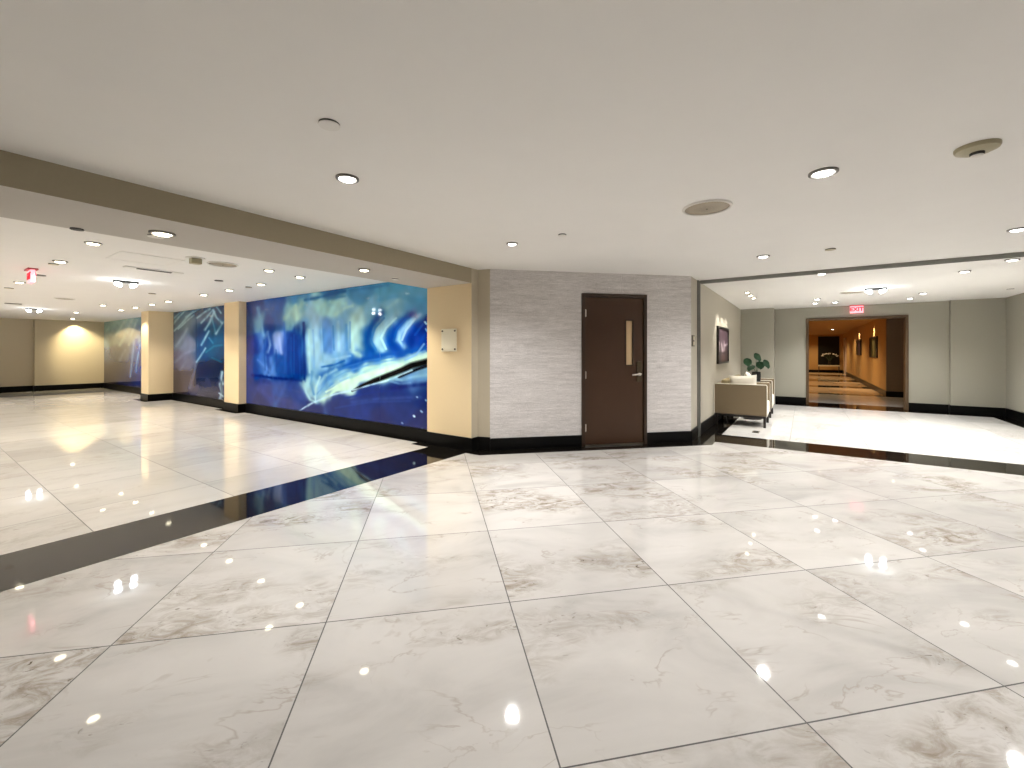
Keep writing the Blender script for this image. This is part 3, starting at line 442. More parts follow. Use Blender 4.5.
# ceiling track and jamb of the folding partition
tr = MB().box(7.27,7.285, -6.4,1.36, CZ-.045,CZ).box(7.31,7.325, -6.4,1.36, CZ-.05,CZ).box(7.35,7.365, -6.4,1.36, CZ-.045,CZ)
tr.box(7.285,7.31, -6.4,1.36, CZ-.02,CZ, 1).box(7.325,7.35, -6.4,1.36, CZ-.02,CZ, 1)
struct('trim_8', tr, [M['alu'], M['white']], 'grey double-channel partition track crossing the ceiling', 'ceiling track')
struct('trim_9', MB().box(7.225,7.25, 1.375,1.40, 0,CZ).box(7.25,7.31, 1.388,1.40, 0,CZ).box(7.31,7.34, 1.368,1.40, 0,CZ), M['alu'],
       'grey metal partition jamb standing against the wall beside the switch', 'jamb')

# ------------------------------------------------------------------ brown door
d = thing('door_1', 'dark brown steel door with narrow glass strip in textured wall', 'door', DC, -D45, kind='structure')
MB().box(-DWH,-DWH+.05, -.02,.12, 0,DH).box(DWH-.05,DWH, -.02,.12, 0,DH).box(-DWH+.05,DWH-.05, -.02,.12, DH-.05,DH).build('door_frame', M['frame'], d, bevel=.003)
lx0, lx1, lz0, lz1 = .178, .285, 1.16, 1.81
x0, x1, z0, z1 = -DWH+.054, DWH-.054, .02, DH-.054
leaf = MB().box(x0,lx0, .005,.05, z0,z1).box(lx1,x1, .005,.05, z0,z1).box(lx0,lx1, .005,.05, z0,lz0).box(lx0,lx1, .005,.05, lz1,z1).build('door_leaf', M['door'], d)
e = .014
MB().box(lx0-e,lx0+.004, -.003,.02, lz0-e,lz1+e).box(lx1-.004,lx1+e, -.003,.02, lz0-e,lz1+e).box(lx0,lx1, -.003,.02, lz0-e,lz0+.004).box(lx0,lx1, -.003,.02, lz1-.004,lz1+e).build('glass_bead', M['frame'], leaf)
g = MB().box(lx0,lx1, .018,.028, lz0,lz1).build('glass_strip', M['bglass'], leaf); g['label'] = 'narrow glass strip coloured beige for the light it shows'
for z in (1.907, 1.02, .264):
    hg = MB().lathe([(0,-.055),(.009,-.055),(.009,.055),(0,.055)], 10, -.452, -.010, z).box(-.462,-.43, -.004,.006, z-.05,z+.05).build('hinge', M['steel'], d)
    hg['label'] = 'steel hinge'
MB().box(.345,.418, -.012,.006, .915,1.215).build('lock_plate', M['brass'], leaf, bevel=.004)
hd = MB().lathe([(0,0),(.022,0),(.022,.02),(.011,.024),(.011,.05),(0,.05)], 16, mat=Matrix.Translation((.382,-.008,1.025)) @ Matrix.Rotation(PI/2,4,'X'))
hd.tube([(.392,-.052,1.027),(.35,-.055,1.027),(.31,-.055,1.022),(.255,-.05,1.016)], .012, 10)
hd.build('lever_handle', M['steel'], leaf, smooth=True)['label'] = 'steel lever handle'
MB().box(x0,x1, -.004,.06, .002,.018).build('door_sweep', M['steel'], d)['label'] = 'bright metal sweep under the door'

# ------------------------------------------------------------------ murals
ms = thing('mural', 'large blue and white painted wave mural on glass panels beside the pier', 'mural', (4.536, 4.61, .19))
def put_m(o, root):
    o.parent = root; o.matrix_parent_inverse = Matrix.Translation(root.location).inverted()
MZ = (.19, 2.482)
for a, b in ((4.578,5.753),(5.757,9.278),(9.282,10.44)):
    o = painted_sheet('mural_panel', M['mural'], lambda u, v: (4.536, u, v), a, b, *MZ, .0125, BASE1, STROKES1, 1.75, .075, 3, None, (.022,0,0))
    put_m(o, ms)
ms = thing('mural', 'mural of grey and teal panels with white streaks between the two pillars', 'mural', (4.536, 11.19, .19))
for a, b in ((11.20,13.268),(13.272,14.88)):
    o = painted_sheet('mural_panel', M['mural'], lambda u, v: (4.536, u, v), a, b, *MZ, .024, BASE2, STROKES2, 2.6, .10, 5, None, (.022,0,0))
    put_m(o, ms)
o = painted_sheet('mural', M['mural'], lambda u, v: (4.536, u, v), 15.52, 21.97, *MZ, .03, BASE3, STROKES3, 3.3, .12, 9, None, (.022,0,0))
tag(o, 'pale grey and lavender mural in the far corner beyond the deep pillar', 'mural')

# ------------------------------------------------------------------ plaque on the pier, switch by the jamb
pq = thing('wall_plaque', 'square cream plaque on stand-off pins on the beige pier', 'plaque', (4.449, 4.112, 1.517))
MB().box(-.034,-.026, -.143,.143, -.16,.16).build('plaque_panel', M['ivory'], pq, bevel=.002)
MB().box(-.038,-.034, -.105,.105, -.125,.10).build('plaque_insert', M['ivory'], pq, bevel=.0015)
MB().box(-.026,0, -.12,.12, -.14,.14).build('backing_board', M['cream'], pq)
for sy in (-1, 1):
    for sz in (-1, 1):
        MB().lathe([(0,0),(.011,0),(.011,.012),(0,.014)], 12, mat=Matrix.Translation((-.034, sy*.118, sz*.128)) @ Matrix.Rotation(-PI/2,4,'Y')).build('stand_off_pin', M['brass'], pq)
sw = thing('wall_switch', 'small brass switch plate on the wall left of the metal jamb', 'switch', (6.905, 1.40, 1.52))
MB().box(-.085,.085, -.012,0, -.085,.085).build('switch_plate', M['brass'], sw, bevel=.003)
for z in (.04, -.04): MB().box(-.03,.025, -.022,-.012, z-.028,z+.028).build('rocker', M['cream'], sw, bevel=.002)
MB().lathe([(0,0),(.014,0),(.012,.016),(0,.018)], 12, mat=Matrix.Translation((.055,-.012,0)) @ Matrix.Rotation(PI/2,4,'X')).build('key_switch', M['steel'], sw)

# ================================================================== CEILING FIXTURES
def spot(loc, energy, color, ang=125, blend=.7, radius=.05, aim=None):
    l = bpy.data.lights.new('lamp_light', 'SPOT'); l.energy = energy; l.color = color
    l.spot_size = math.radians(ang); l.spot_blend = blend; l.shadow_soft_size = radius
    o = bpy.data.objects.new('lamp_light', l); COL.objects.link(o); o.location = loc
    if aim:
        o.rotation_euler = (Vector(aim)-Vector(loc)).to_track_quat('-Z', 'Y').to_euler()
    return o
def point(loc, energy, color, radius=.05):
    l = bpy.data.lights.new('lamp_light', 'POINT'); l.energy = energy; l.color = color; l.shadow_soft_size = radius
    o = bpy.data.objects.new('lamp_light', l); COL.objects.link(o); o.location = loc
    return o

proto = {}
def downlight(x, y, r, label, group, lamp='lamp', z=CZ, name='downlight', cat='downlight'):
    key = (r, lamp)
    if key not in proto:
        t = thing(name, label, cat, (x, y, z), 0, group)
        MB().lathe([(r,0),(r,-.010),(r-.006,-.014),(r*.80,-.014),(r*.76,-.004),(r*.76,0)], 32).build('trim_ring', M['ring'], t, smooth=True)
        MB().lathe([(0,-.024),(r*.36,-.022),(r*.60,-.017),(r*.69,-.010),(r*.70,0)], 32).build('lens', M[lamp], t)['label'] = 'glowing lens'
        proto[key] = t
    else:
        t = copy_tree(proto[key]); t.location = (x, y, z); tag(t, label, cat, group)
    return t
NEU, WARM, COOL = (1, .985, .965), (1, .89, .72), (1, .985, .95)

GH = 'recessed downlights in the main hall ceiling'
for x, y, r, lab in ((1.68,2.46,.072,'round recessed downlight in hall ceiling near the long beam, behind the blank cover plate'),
                     (3.67,2.52,.060,'round recessed downlight in hall ceiling in front of the textured wall'),
                     (3.33,-.10,.080,'large round recessed downlight in the hall ceiling right of the round speaker'),
                     (5.84,.40,.070,'round recessed downlight just in front of the ceiling track near its wall jamb'),
                     (5.89,-1.63,.070,'round recessed downlight in hall ceiling at the right edge of the photo')):
    downlight(x, y, r, lab, GH)
HALL = [(1.68,2.46,1),(3.67,2.52,1.05),(3.33,-.10,1),(5.84,.40,1),(5.89,-1.63,1)]
HIDE = [(.9,-1.2,.16),(3.4,-2.8,.32),(1.2,-3.4,.14),(6.0,-3.6,.45)]
for x, y, k in HALL: spot((x, y, CZ-.02), EH*k, NEU, 142, .95)
for i, (x, y, k) in enumerate(HIDE):
    spot((x, y, CZ-.02), EH*k, NEU, 128, .9)

GS = 'downlights in the underside of the beam'
downlight(1.2,4.17,.085,'eyeball downlight in the underside of the beam at left, beside a small plate',GS,'lampw',SOF)
downlight(3.03,4.12,.066,'small round downlight in the underside of the beam near the pier',GS,'lampw',SOF)
spot((1.2,4.17,SOF-.02), ES, WARM, 110, .7); spot((3.03,4.12,SOF-.02), ES, WARM, 110, .7)

GM = 'accent downlights washing the murals'
ordn = ['nearest the beam','second from the beam','third from the beam','fourth from the beam','fifth from the beam','sixth from the beam','seventh from the beam','last']
acc = [6.28,7.48,8.67,9.80,11.70,12.78,14.0,15.2]
for y, w_ in zip(acc, ordn):
    downlight(3.48, y, .075, f'warm accent downlight in the row along the murals, {w_}' if 'last' not in w_ else 'warm accent downlight last in the row along the murals, by the far corner', GM, 'lampw')
for y, k in [(5.15,1.0)]+[(y, 1) for y in acc]+[(16.6,1),(17.9,1)]:
    spot((3.48, y, CZ-.02), EM*k, WARM, 95, .55, aim=(4.15, y, .4))
downlight(3.45, 20.5, .085, 'warm accent downlight brightening the end wall of the mural room', GM, 'lampw')
spot((3.72,21.78,CZ-.015), EM*.9, (1,.82,.48), 110, .6, aim=(3.9,21.9,.4))
spot((3.45,20.5,CZ-.03), EM*1.6, (1,.82,.48), 62, .8, aim=(4.05,22.0,1.15))
GL = 'general downlights in the mural room ceiling'
for x, y, lab in ((1.18,6.11,'recessed downlight in mural room ceiling, first beyond the beam on the left'),
                  (1.18,7.67,'recessed downlight in mural room ceiling just in front of the hanging exit sign'),
                  (1.16,10.51,'recessed downlight in mural room ceiling beyond the hanging exit sign'),
                  (2.95,6.12,'recessed downlight in mural room ceiling between the oval speaker and the accent row'),
                  (2.87,13.99,'recessed downlight in mural room ceiling inside the accent row by the deep pillar'),
                  (2.95,17.1,'recessed downlight in mural room ceiling towards the end wall')):
    downlight(x, y, .07, lab, GL, 'lampw')
for x, y in ((1.18,6.11),(1.18,8.6),(1.16,11.2),(2.95,6.12),(2.87,13.99),(2.9,10.5),(1.2,14.2),(1.2,17.2),(2.95,17.1),(-1.2,6.8),(-1.2,10.2),(-1.2,14),(-1.2,18),(-3.6,8.5),(-3.6,12.5),(-3.6,17)):
    spot((x, y, CZ-.02), EL, (1,.925,.81), 114, .7)

GR = 'downlights in the lounge ceiling'
for x, y, lab in ((7.79,-2.11,'recessed downlight in lounge ceiling touching the track at the right'),
                  (8.53,-1.86,'recessed downlight in lounge ceiling second from the track at right'),
                  (11.25,-1.89,'recessed downlight in lounge ceiling right of the emergency light, nearer one'),
                  (12.13,-1.84,'recessed downlight in lounge ceiling right of the emergency light, close to end wall'),
                  (7.60,-.21,'recessed downlight in lounge ceiling just behind the track, left of centre'),
                  (11.2,-.23,'lounge downlight left of the oval speaker, nearer of a close pair'),
                  (12.1,-.21,'lounge downlight left of the exit sign, farther of a close pair'),
                  (12.1,-.58,'recessed downlight in lounge ceiling between the close pair and the exit sign')):
    downlight(x, y, .065, lab, GR, 'lamp')
for x, y, k in ((7.79,-2.11,1),(8.53,-1.86,.9),(11.25,-1.89,1),(12.13,-1.84,.8),(7.9,-.21,1),(11.2,-.23,1),(12.1,-.3,.8),(9.7,-.9,1.2),(9.6,-2.6,.8)):
    spot((x, y, CZ-.02), ER*k, COOL, 120, .7)
GP = 'picture spotlights above the armchairs'
for x, y, lab in ((9.17,.89,'small ceiling spotlight over the framed picture, nearest of three'),(9.70,.88,'small ceiling spotlight over the framed picture, middle of three'),(10.2,.87,'small ceiling spotlight over the framed picture, farthest of three')):
    downlight(x, y, .05, lab, GP, 'lampw', name='picture_spotlight', cat='spotlight')
    spot((x, y+.1, CZ-.02), EP, (1,.94,.84), 70, .5, .03, aim=(x, 1.38, .9))

def disc(name, x, y, r, mat, label, cat, z=CZ, t=.012):
    o = MB().lathe([(r*.96,0),(r*.96,-t*.7),(r,-t*.7),(r*.97,-t),(0,-t)], 28).build(name, [mat, M['dark']], None, smooth=True, loc=(x, y, z))
    for p in o.data.polygons:
        if p.center.z > -t*.68: p.material_index = 1  # set-back rim coloured dark, imitating the shaded gap behind the plate
    return tag(o, label, cat)
disc('cover_plate', 1.23,1.95,.052, M['white'], 'blank round cover plate on the hall ceiling, upper left', 'cover plate')
disc('sprinkler_cover', 3.67,1.93,.040, M['white'], 'tiny round sprinkler cover on hall ceiling in front of the brown door', 'sprinkler cover')
disc('sprinkler_cover', 5.86,-.24,.050, M['yellowed'], 'tan round sprinkler cover on hall ceiling just before the track', 'sprinkler cover')
disc('cover_plate', 1.2,4.32,.055, M['white'], 'round plate beside the eyeball light under the beam', 'cover plate', SOF+.003)
disc('sprinkler_cover', 3.65,4.33,.045, M['white'], 'small round sprinkler cover under the beam by the pier', 'sprinkler cover', SOF+.003)
disc('sprinkler_cover', .79,4.56,.040, M['dark'], 'small dark sprinkler cover at the back edge of the beam', 'sprinkler cover', SOF+.003)
disc('sprinkler_cover', 2.93,7.67,.06, M['ring'], 'grey sprinkler cover on mural room ceiling beyond the oval speaker', 'sprinkler cover')
disc('sprinkler_cover', 2.85,10.45,.06, M['cream'], 'pale sprinkler cover on mural room ceiling near the narrow pillar', 'sprinkler cover')
disc('sprinkler_cover', 1.17,7.99,.05, M['cream'], 'pale sprinkler cover on mural room ceiling before the hanging exit sign', 'sprinkler cover')
disc('sprinkler_cover', 1.23,9.31,.06, M['ring'], 'grey sprinkler cover on mural room ceiling right of the hanging exit sign', 'sprinkler cover')
disc('sprinkler_cover', 1.16,11.65,.06, M['cream'], 'pale sprinkler cover on mural room ceiling at the left edge of the photo', 'sprinkler cover')
disc('sprinkler_cover', 3.52,8.01,.05, M['yellowed'], 'tiny tan sprinkler cover in line with the mural accent row', 'sprinkler cover')
disc('sprinkler_cover', 11.42,-3.07,.05, M['white'], 'small sprinkler cover on lounge ceiling in the far right corner', 'sprinkler cover')

def speaker(x, y, r, label):
    t = thing('ceiling_speaker', label, 'speaker', (x, y, CZ))
    MB().lathe([(r,0),(r,-.012),(r-.006,-.016),(r*.9,-.013),(r*.9,0)], 40).build('speaker_rim', M['white'], t, smooth=True)
    gr = MB().lathe([(r*.9,-.008),(r*.5,-.013),(0,-.015)], 40).build('speaker_grille', M['grille'], t, smooth=True); gr['label'] = 'tan perforated grille'
    MB().lathe([(.008,-.014),(.006,-.019),(0,-.02)], 10).build('centre_screw', M['brass'], gr)
    return t
speaker(3.62,.63,.180,'large round tan ceiling speaker in the middle of the hall ceiling')
speaker(2.41,6.19,.17,'oval-looking tan ceiling speaker in mural room, beside the small detector')
speaker(2.06,12.96,.16,'distant round ceiling speaker in mural room before the end wall')
speaker(10.3,-.75,.19,'round ceiling speaker in the lounge in front of the exit sign')

t = thing('smoke_detector', 'yellowed round smoke detector on hall ceiling at upper right', 'smoke detector', (3.40,-.79,CZ))
MB().lathe([(.092,0),(.092,-.012),(.087,-.022),(.070,-.028),(.06,-.034),(0,-.034)], 40).build('detector_base', M['yellowed'], t, smooth=True)
MB().lathe([(.030,-.034),(.030,-.044),(.027,-.048),(0,-.048)], 24).build('sensing_chamber', M['dark'], t, smooth=True)
MB().lathe([(.026,-.048),(.020,-.056),(0,-.058)], 24).build('chamber_cap', M['white'], t, smooth=True)
t = thing('smoke_detector', 'small brown box detector hanging from the mural room ceiling', 'smoke detector', (2.07,6.07,CZ))
MB().lathe([(.10,0),(.10,-.008),(0,-.008)], 24).build('mounting_plate', M['white'], t)
MB().box(-.055,.055, -.045,.045, -.075,-.008).build('detector_body', M['yellowed'], t, bevel=.008)

t = thing('slot_diffuser', 'white slot air diffuser with dark opening in the mural room ceiling', 'air vent', (2.05,7.42,CZ), 0)
MB().box(-.32,-.19, -.06,.06, -.010,0).box(.19,.32, -.06,.06, -.010,0).box(-.19,.19, .03,.06, -.010,0).box(-.19,.19, -.06,-.03, -.010,0).build('diffuser_frame', M['white'], t, bevel=.003)
MB().box(-.19,.19, -.03,.03, -.016,0).build('slot', M['dark'], t)
t = tag(MB().box(-.30,.30, -.012,.012, -.006,0).box(-.30,.30, .588,.612, -.006,0).box(-.30,-.276, 0,.6, -.006,0).box(.276,.30, 0,.6, -.006,0).box(-.28,.28, 0,.6, -.003,0)
        .build('access_panel', M['ceil'], None, loc=(1.75,6.35,CZ)), 'faint square access panel in the mural room ceiling', 'access panel')
tag(MB().box(-.13,.13, -.07,.07, -.014,0).build('ceiling_grille', M['ring'], None, bevel=.004, loc=(1.59,15.3,CZ)), 'grey rectangular grille in mural room ceiling near the left edge', 'grille')

def emergency(x, y, rz, label):
    t = thing('emergency_light', label, 'emergency light', (x, y, CZ), rz, 'emergency lights')
    MB().box(-.15,.15, -.035,.035, -.035,0).build('housing', M['dark'], t, bevel=.006)
    for s in (-1, 1):
        hdm = Matrix.Translation((s*.075, 0, -.03)) @ Matrix.Rotation(s*-.5, 4, 'Y')
        MB().lathe([(.018,.005),(.03,-.01),(.050,-.03),(.052,-.045),(.04,-.062),(0,-.07)], 20, mat=hdm).build('lamp_head', M['lampc'], t, smooth=True)['label'] = 'glowing round lamp head'
        point((x+math.cos(rz)*s*.10, y+math.sin(rz)*s*.10, CZ-.16), EE, (.92,.97,1), .04)
    return t
emergency(2.11,8.96,0,'bright twin-head emergency light in the middle of the mural room ceiling')
emergency(2.08,16.6,0,'distant twin-head emergency light near the mural room end wall')
emergency(9.89,-1.05,PI/2,'bright twin-head emergency light on the lounge ceiling before the exit sign')

def text_mesh(body, size, depth):
    cu = bpy.data.curves.new('lettering', 'FONT'); cu.body = body; cu.size = size; cu.extrude = depth; cu.align_x = 'CENTER'; cu.align_y = 'CENTER'; cu.offset = .004
    o = bpy.data.objects.new('lettering', cu); COL.objects.link(o)
    bpy.context.view_layer.update()
    me = bpy.data.meshes.new_from_object(o.evaluated_get(bpy.context.evaluated_depsgraph_get()))
    bpy.data.objects.remove(o); return me
TXT = text_mesh('EXIT', .125, .003)
def exit_sign(loc, rz, label, both=False):
    t = thing('exit_sign', label, 'exit sign', loc, rz)
    MB().box(-.125,.125, -.022,.022, -.19,-.02).build('sign_box', M['pink'], t, bevel=.004)
    MB().box(-.14,.14, -.05,.05, -.02,0).build('canopy', M['redbox'], t, bevel=.004)
    for s in ((-1, 1) if both else (-1,)):
        o = bpy.data.objects.new('lettering', TXT.copy()); COL.objects.link(o); o.data.materials.clear(); o.data.materials.append(M['red'])
        o.parent = t; o.location = (0, s*.024, -.105); o.rotation_euler = (PI/2, 0, 0 if s < 0 else PI); o['label'] = 'red letters EXIT'
    return t
exit_sign((13.24,-1.05,CZ), -PI/2, 'glowing red exit sign over the corridor doorway')
exit_sign((1.07,8.74,CZ), -PI/2, 'red exit sign hanging edge-on from the mural room ceiling', True)

# ================================================================== CORRIDOR
struct('floor_corridor', MB().prism([(13.95,-5),(16.95,-5),(16.95,.45),(13.95,.45)], G, 0), M['floor_r'], 'pale stone floor just inside the corridor doorway', 'floor')
fm = MB().prism([(17.35,-2.05),(20.2,-2.05),(20.2,.45),(17.35,.45)], G, 0).prism([(21.25,-2.05),(24.2,-2.05),(24.2,.45),(21.25,.45)], G, 0).prism([(26.2,-2.05),(29.2,-2.05),(29.2,.45),(26.2,.45)], G, 0).prism([(31.5,-2.05),(34.8,-2.05),(34.8,.45),(31.5,.45)], G, 0)
struct('floor_passage', fm, M['floor_c'], 'amber-lit stone floor bays of the long corridor', 'floor')
fm = MB().prism([(16.95,-2.05),(17.35,-2.05),(17.35,.45),(16.95,.45)], G, 0).prism([(20.2,-2.05),(21.25,-2.05),(21.25,.45),(20.2,.45)], G, 0).prism([(24.2,-2.05),(26.2,-2.05),(26.2,.45),(24.2,.45)], G, 0).prism([(29.2,-2.05),(31.5,-2.05),(31.5,.45),(29.2,.45)], G, 0)
struct('trim_10', fm, M['black'], 'dark cross bands in the corridor floor', 'floor band')
struct('wall_corridor_left', MB().box(13.45,34.8, .45,.6, 0, CZ), M['orange'], 'amber left wall of the corridor', 'wall')
struct('wall_corridor_right', MB().box(17.1,31.75, -2.2,-2.05, 0, CZ).box(32.85,34.8, -2.2,-2.05, 0, CZ).box(31.75,32.85, -2.2,-2.05, 2.15, CZ), M['orange'], 'amber right wall of the corridor with two lit pictures', 'wall')
struct('wall_corridor_end', MB().box(34.7,34.85, -2.05,.45, 0, CZ), M['orange'], 'amber wall at the far end of the corridor', 'wall')
struct('wall_vestibule', MB().box(16.95,17.1, -5,-2.05, 0, CZ).box(13.45,17.1, -5.15,-5, 0, CZ), M['brown'], 'wall just inside the doorway at right, coloured dark brown for dim light', 'wall')
struct('ceiling_vestibule', MB().box(13.45,17.0, -5,.45, 2.36, CZ), M['cceil'], 'lowered brown ceiling inside the corridor doorway', 'ceiling')
struct('ceiling_corridor', MB().box(13.45,34.8, -5.1,.6, CZ, CZ+.1), M['cceil'], 'brown ceiling of the long corridor', 'ceiling')
struct('baseboard_corridor', MB().box(17.1,31.68, -2.05,-2.03, 0,.17).box(32.92,34.68, -2.05,-2.03, 0,.17).box(16.93,16.95, -5,-2.03, 0,.17).box(16.95,17.1, -2.05,-2.03, 0,.17).box(34.68,34.7, -2.03,.45, 0,.17), M['base'],
       'black baseboard along the corridor walls', 'baseboard')
struct('trim_11', MB().box(13.27,13.48, -.10,-.04, 0,2.21).box(13.27,13.48, -1.99,-1.93, 0,2.21).box(13.27,13.48, -1.93,-.10, 2.15,2.21), M['bronze'],
       'dark bronze frame lining the corridor doorway', 'door frame', bevel=.004)
d = thing('door_2', 'brown door with pale pink frame far along the corridor', 'door', (32.3,-2.05,0), 0, kind='structure')
MB().box(-.62,-.50, -.12,.05, 0,2.2).box(.50,.62, -.12,.05, 0,2.2).box(-.62,.62, -.12,.05, 2.12,2.2).build('door_frame', M['pale'], d)
MB().box(-.50,.50, -.10,-.05, .01,2.12).build('door_leaf', M['door'], d)

def picture(name, label, loc, rz, w, h, base, strokes, fr=.035, fm='wood', seed=1, step=.02, sigma=.12):
    t = thing(name, label, 'picture', loc, rz)
    MB().box(-w/2,-w/2+fr, -.04,0, -h/2,h/2).box(w/2-fr,w/2, -.04,0, -h/2,h/2).box(-w/2+fr,w/2-fr, -.04,0, h/2-fr,h/2).box(-w/2+fr,w/2-fr, -.04,0, -h/2,-h/2+fr).build('picture_frame', M[fm], t)
    painted_sheet('canvas', M['art'], lambda u, v: (u, -.02, v), -w/2+fr, w/2-fr, -h/2+fr, h/2-fr, step, base, strokes, 1.6, sigma, seed, t, (0,.018,0), .15)
    return t
picture('framed_picture', 'framed purple and white landscape print above the armchairs', (9.72,1.40,1.487), 0, 1.36, .74,
    [(-.6,.3,(64,51,64)),(0,.3,(81,64,78)),(.6,.3,(54,40,51)),(-.5,.1,(88,71,88)),(.2,.1,(74,54,71)),(.6,.1,(61,47,57)),(-.6,-.08,(40,37,47)),(-.2,-.08,(102,98,112)),(.3,-.08,(108,105,119)),(.6,-.1,(61,57,68)),(-.6,-.25,(34,27,28)),(0,-.27,(85,57,51)),(.4,-.27,(74,47,40)),(.6,-.3,(30,23,23))],
    [([(-.45,.05,.03),(-.43,-.12,.03)],(225,222,235),.9),([(-.2,.02,.04),(-.1,-.12,.05)],(228,226,240),.9),([(.15,.06,.04),(.1,-.1,.04)],(215,212,230),.9),([(.2,.0,.03),(.6,.03,.03)],(200,195,215),.8),([(-.6,-.16,.02),(.6,-.15,.02)],(50,40,45),.8)], seed=4)
picture('framed_picture', 'framed green abstract picture on corridor wall, nearer of two', (19.74,-2.05,1.52), PI, 1.92, .74,
    [(-.8,0,(25,35,20)),(-.3,.1,(80,110,50)),(0,0,(130,150,75)),(.3,-.1,(90,120,60)),(.8,0,(30,40,25))], [([(-.2,.3,.05),(0,0,.08),(.1,-.3,.05)],(190,200,130),.8)], seed=6, step=.04)
picture('framed_picture', 'framed dark violet picture on corridor wall, farther of two', (24.6,-2.05,1.56), PI, 1.8, .70,
    [(-.8,0,(30,15,20)),(0,.1,(60,35,55)),(.1,-.1,(100,75,100)),(.8,0,(25,12,15))], [([(0,.2,.05),(.1,-.3,.05)],(150,130,150),.7)], seed=8, step=.04)
picture('framed_picture', 'large dark framed picture filling the far end of the corridor', (34.7,-1.32,1.42), -PI/2, 1.13, 1.9,
    [(-.5,0,(8,7,6)),(0,.6,(18,10,6)),(.2,0,(10,9,8)),(.4,-.6,(14,12,10))], [], seed=2, step=.06)
t = thing('console_table', 'low console table under the dark picture at the corridor end', 'table', (34.3,-1.32,0))
MB().box(-.2,.2, -.56,.56, .42,.50).build('table_top', M['cream'], t, bevel=.005)
for sx in (-1, 1):
    for sy in (-1, 1): MB().box(sx*.17-.02,sx*.17+.02, sy*.52-.02,sy*.52+.02, 0,.42).build('leg', M['wood'], t)
t = thing('flower_vase', 'tall dark vase of white blossoms on the console at the corridor end', 'flower vase', (34.3,-1.35,.50))
MB().lathe([(0,0),(.07,0),(.09,.1),(.06,.25),(.05,.30),(.04,.30),(.04,.27),(0,.26)], 20).build('vase', M['pot'], t, smooth=True)
st = MB(); bl = MB()
for i in range(7):
    a = -1.3+i*.42; top = (random.uniform(-.08,.08), .40*math.sin(a), .30+.34*math.cos(a*.7)+.1)
    st.tube([(0,0,.2),(top[0]*.4,top[1]*.35,.46),top], .006, 6)
    for k in range(4):
        c = Vector(top)+Vector((random.uniform(-.03,.03), random.uniform(-.06,.06), random.uniform(-.04,.04)))
        bl.lathe([(0,-.03),(.028,-.012),(.035,.008),(.02,.026),(0,.03)], 8, *c)
st.build('stems', M['stem'], t); bl.build('blossoms', M['petal'], t, smooth=True)

GC = 'downlights in the corridor'
downlight(16.3,-.40,.06,'small downlight in the lowered corridor ceiling, left of the doorway',GC,'lampw',2.36)
downlight(16.2,-2.10,.06,'small downlight in the lowered corridor ceiling, right side of the doorway',GC,'lampw',2.36)
downlight(26.65,-1.17,.09,'bright downlight deep inside the corridor before the dark picture',GC,'lampw')
AM = (1,.76,.44)
for x, y, k, z in ((16.3,-.4,.5,2.33),(19.5,-.6,1,CZ-.03),(23,-.6,1,CZ-.03),(26.65,-1.17,1,CZ-.03),(30.5,-.8,1,CZ-.03),(33.2,-.6,.8,CZ-.03)):
    spot((x, y, z), EC*k, AM, 140, .7)
for x in (19.74, 24.6): spot((x, -1.91, CZ-.06), EC*1.0, (1,.80,.56), 62, .3, .02, aim=(x, -1.99, .3))

# ================================================================== LOUNGE FURNITURE
def pillow_mb(w, h, t, n=14):
    mb = MB(); bm = mb.bm; vs = {}
    for s in (1, -1):
        for i in range(n+1):
            for j in range(n+1):
                a, b = -1+2*i/n, -1+2*j/n
                edge = i in (0, n) or j in (0, n)
                if edge and s < 0: vs[s, i, j] = vs[1, i, j]; continue
                th = ((1-abs(a)**2.6)*(1-abs(b)**2.6))**.55
                x = a*w/2*(1-.07*(1-b*b)*abs(a)**6); y = b*h/2*(1-.07*(1-a*a)*abs(b)**6)
                vs[s, i, j] = bm.verts.new((x, s*t/2*th, y))
    for s in (1, -1):
        for i in range(n):
            for j in range(n): bm.faces.new([vs[s, i, j], vs[s, i+1, j], vs[s, i+1, j+1], vs[s, i, j+1]][::s])
    return mb
def pillow(mat, label, loc, rot, w=.5, h=.45, t=.17):
    o = pillow_mb(w, h, t).build('pillow', mat, None, smooth=True, loc=loc); o.rotation_euler = rot
    return tag(o, label, 'pillow')

def armchair(x, label):
    t = thing('armchair', label, 'armchair', (x, .965, 0), 0)
    for s in (-1, 1):
        xa, xb = (s*.385, s*.30) if s > 0 else (-.385, -.30)
        a = MB().box(min(xa,xb),max(xa,xb), -.43,.43, .205,.765).build('arm', M['fabric'], t, bevel=.018, seg=3)
        pts = [(s*.381,-.426,.21),(s*.381,-.426,.745),(s*.381,-.41,.763),(s*.381,.41,.763),(s*.381,.426,.745),(s*.381,.426,.21)]
        MB().tube(pts, .007, 8).build('lit_edge_strip', M['creamfab'], a, smooth=True)['label'] = 'cream strip imitating the lit arm edge'  # cream strip added to imitate light along the arm's edge
    MB().box(-.30,.30, .33,.43, .205,.765).build('back', M['fabric'], t, bevel=.018, seg=3)
    MB().box(-.296,.296, -.425,.33, .20,.44).build('seat_cushion', M['creamfab'], t, bevel=.03, seg=4)['label'] = 'cream seat cushion'
    MB().box(-.297,.297, .20,.325, .44,.84).build('back_cushion', M['khaki'], t, bevel=.045, seg=4)['label'] = 'khaki back cushion'
    MB().box(-.375,.375, -.41,.41, .165,.205).build('base_frame', M['wood'], t)
    for sx in (-1, 1):
        for sy in (-1, 1):
            MB().box(sx*.352-.02,sx*.352+.02, sy*.388-.02,sy*.388+.02, 0,.167).build('leg', M['wood'], t)
    return t
armchair(9.12, 'cream and taupe armchair nearest the partition jamb, showing its side')
armchair(10.55, 'cream and taupe armchair farther along the wall, beside the plant')
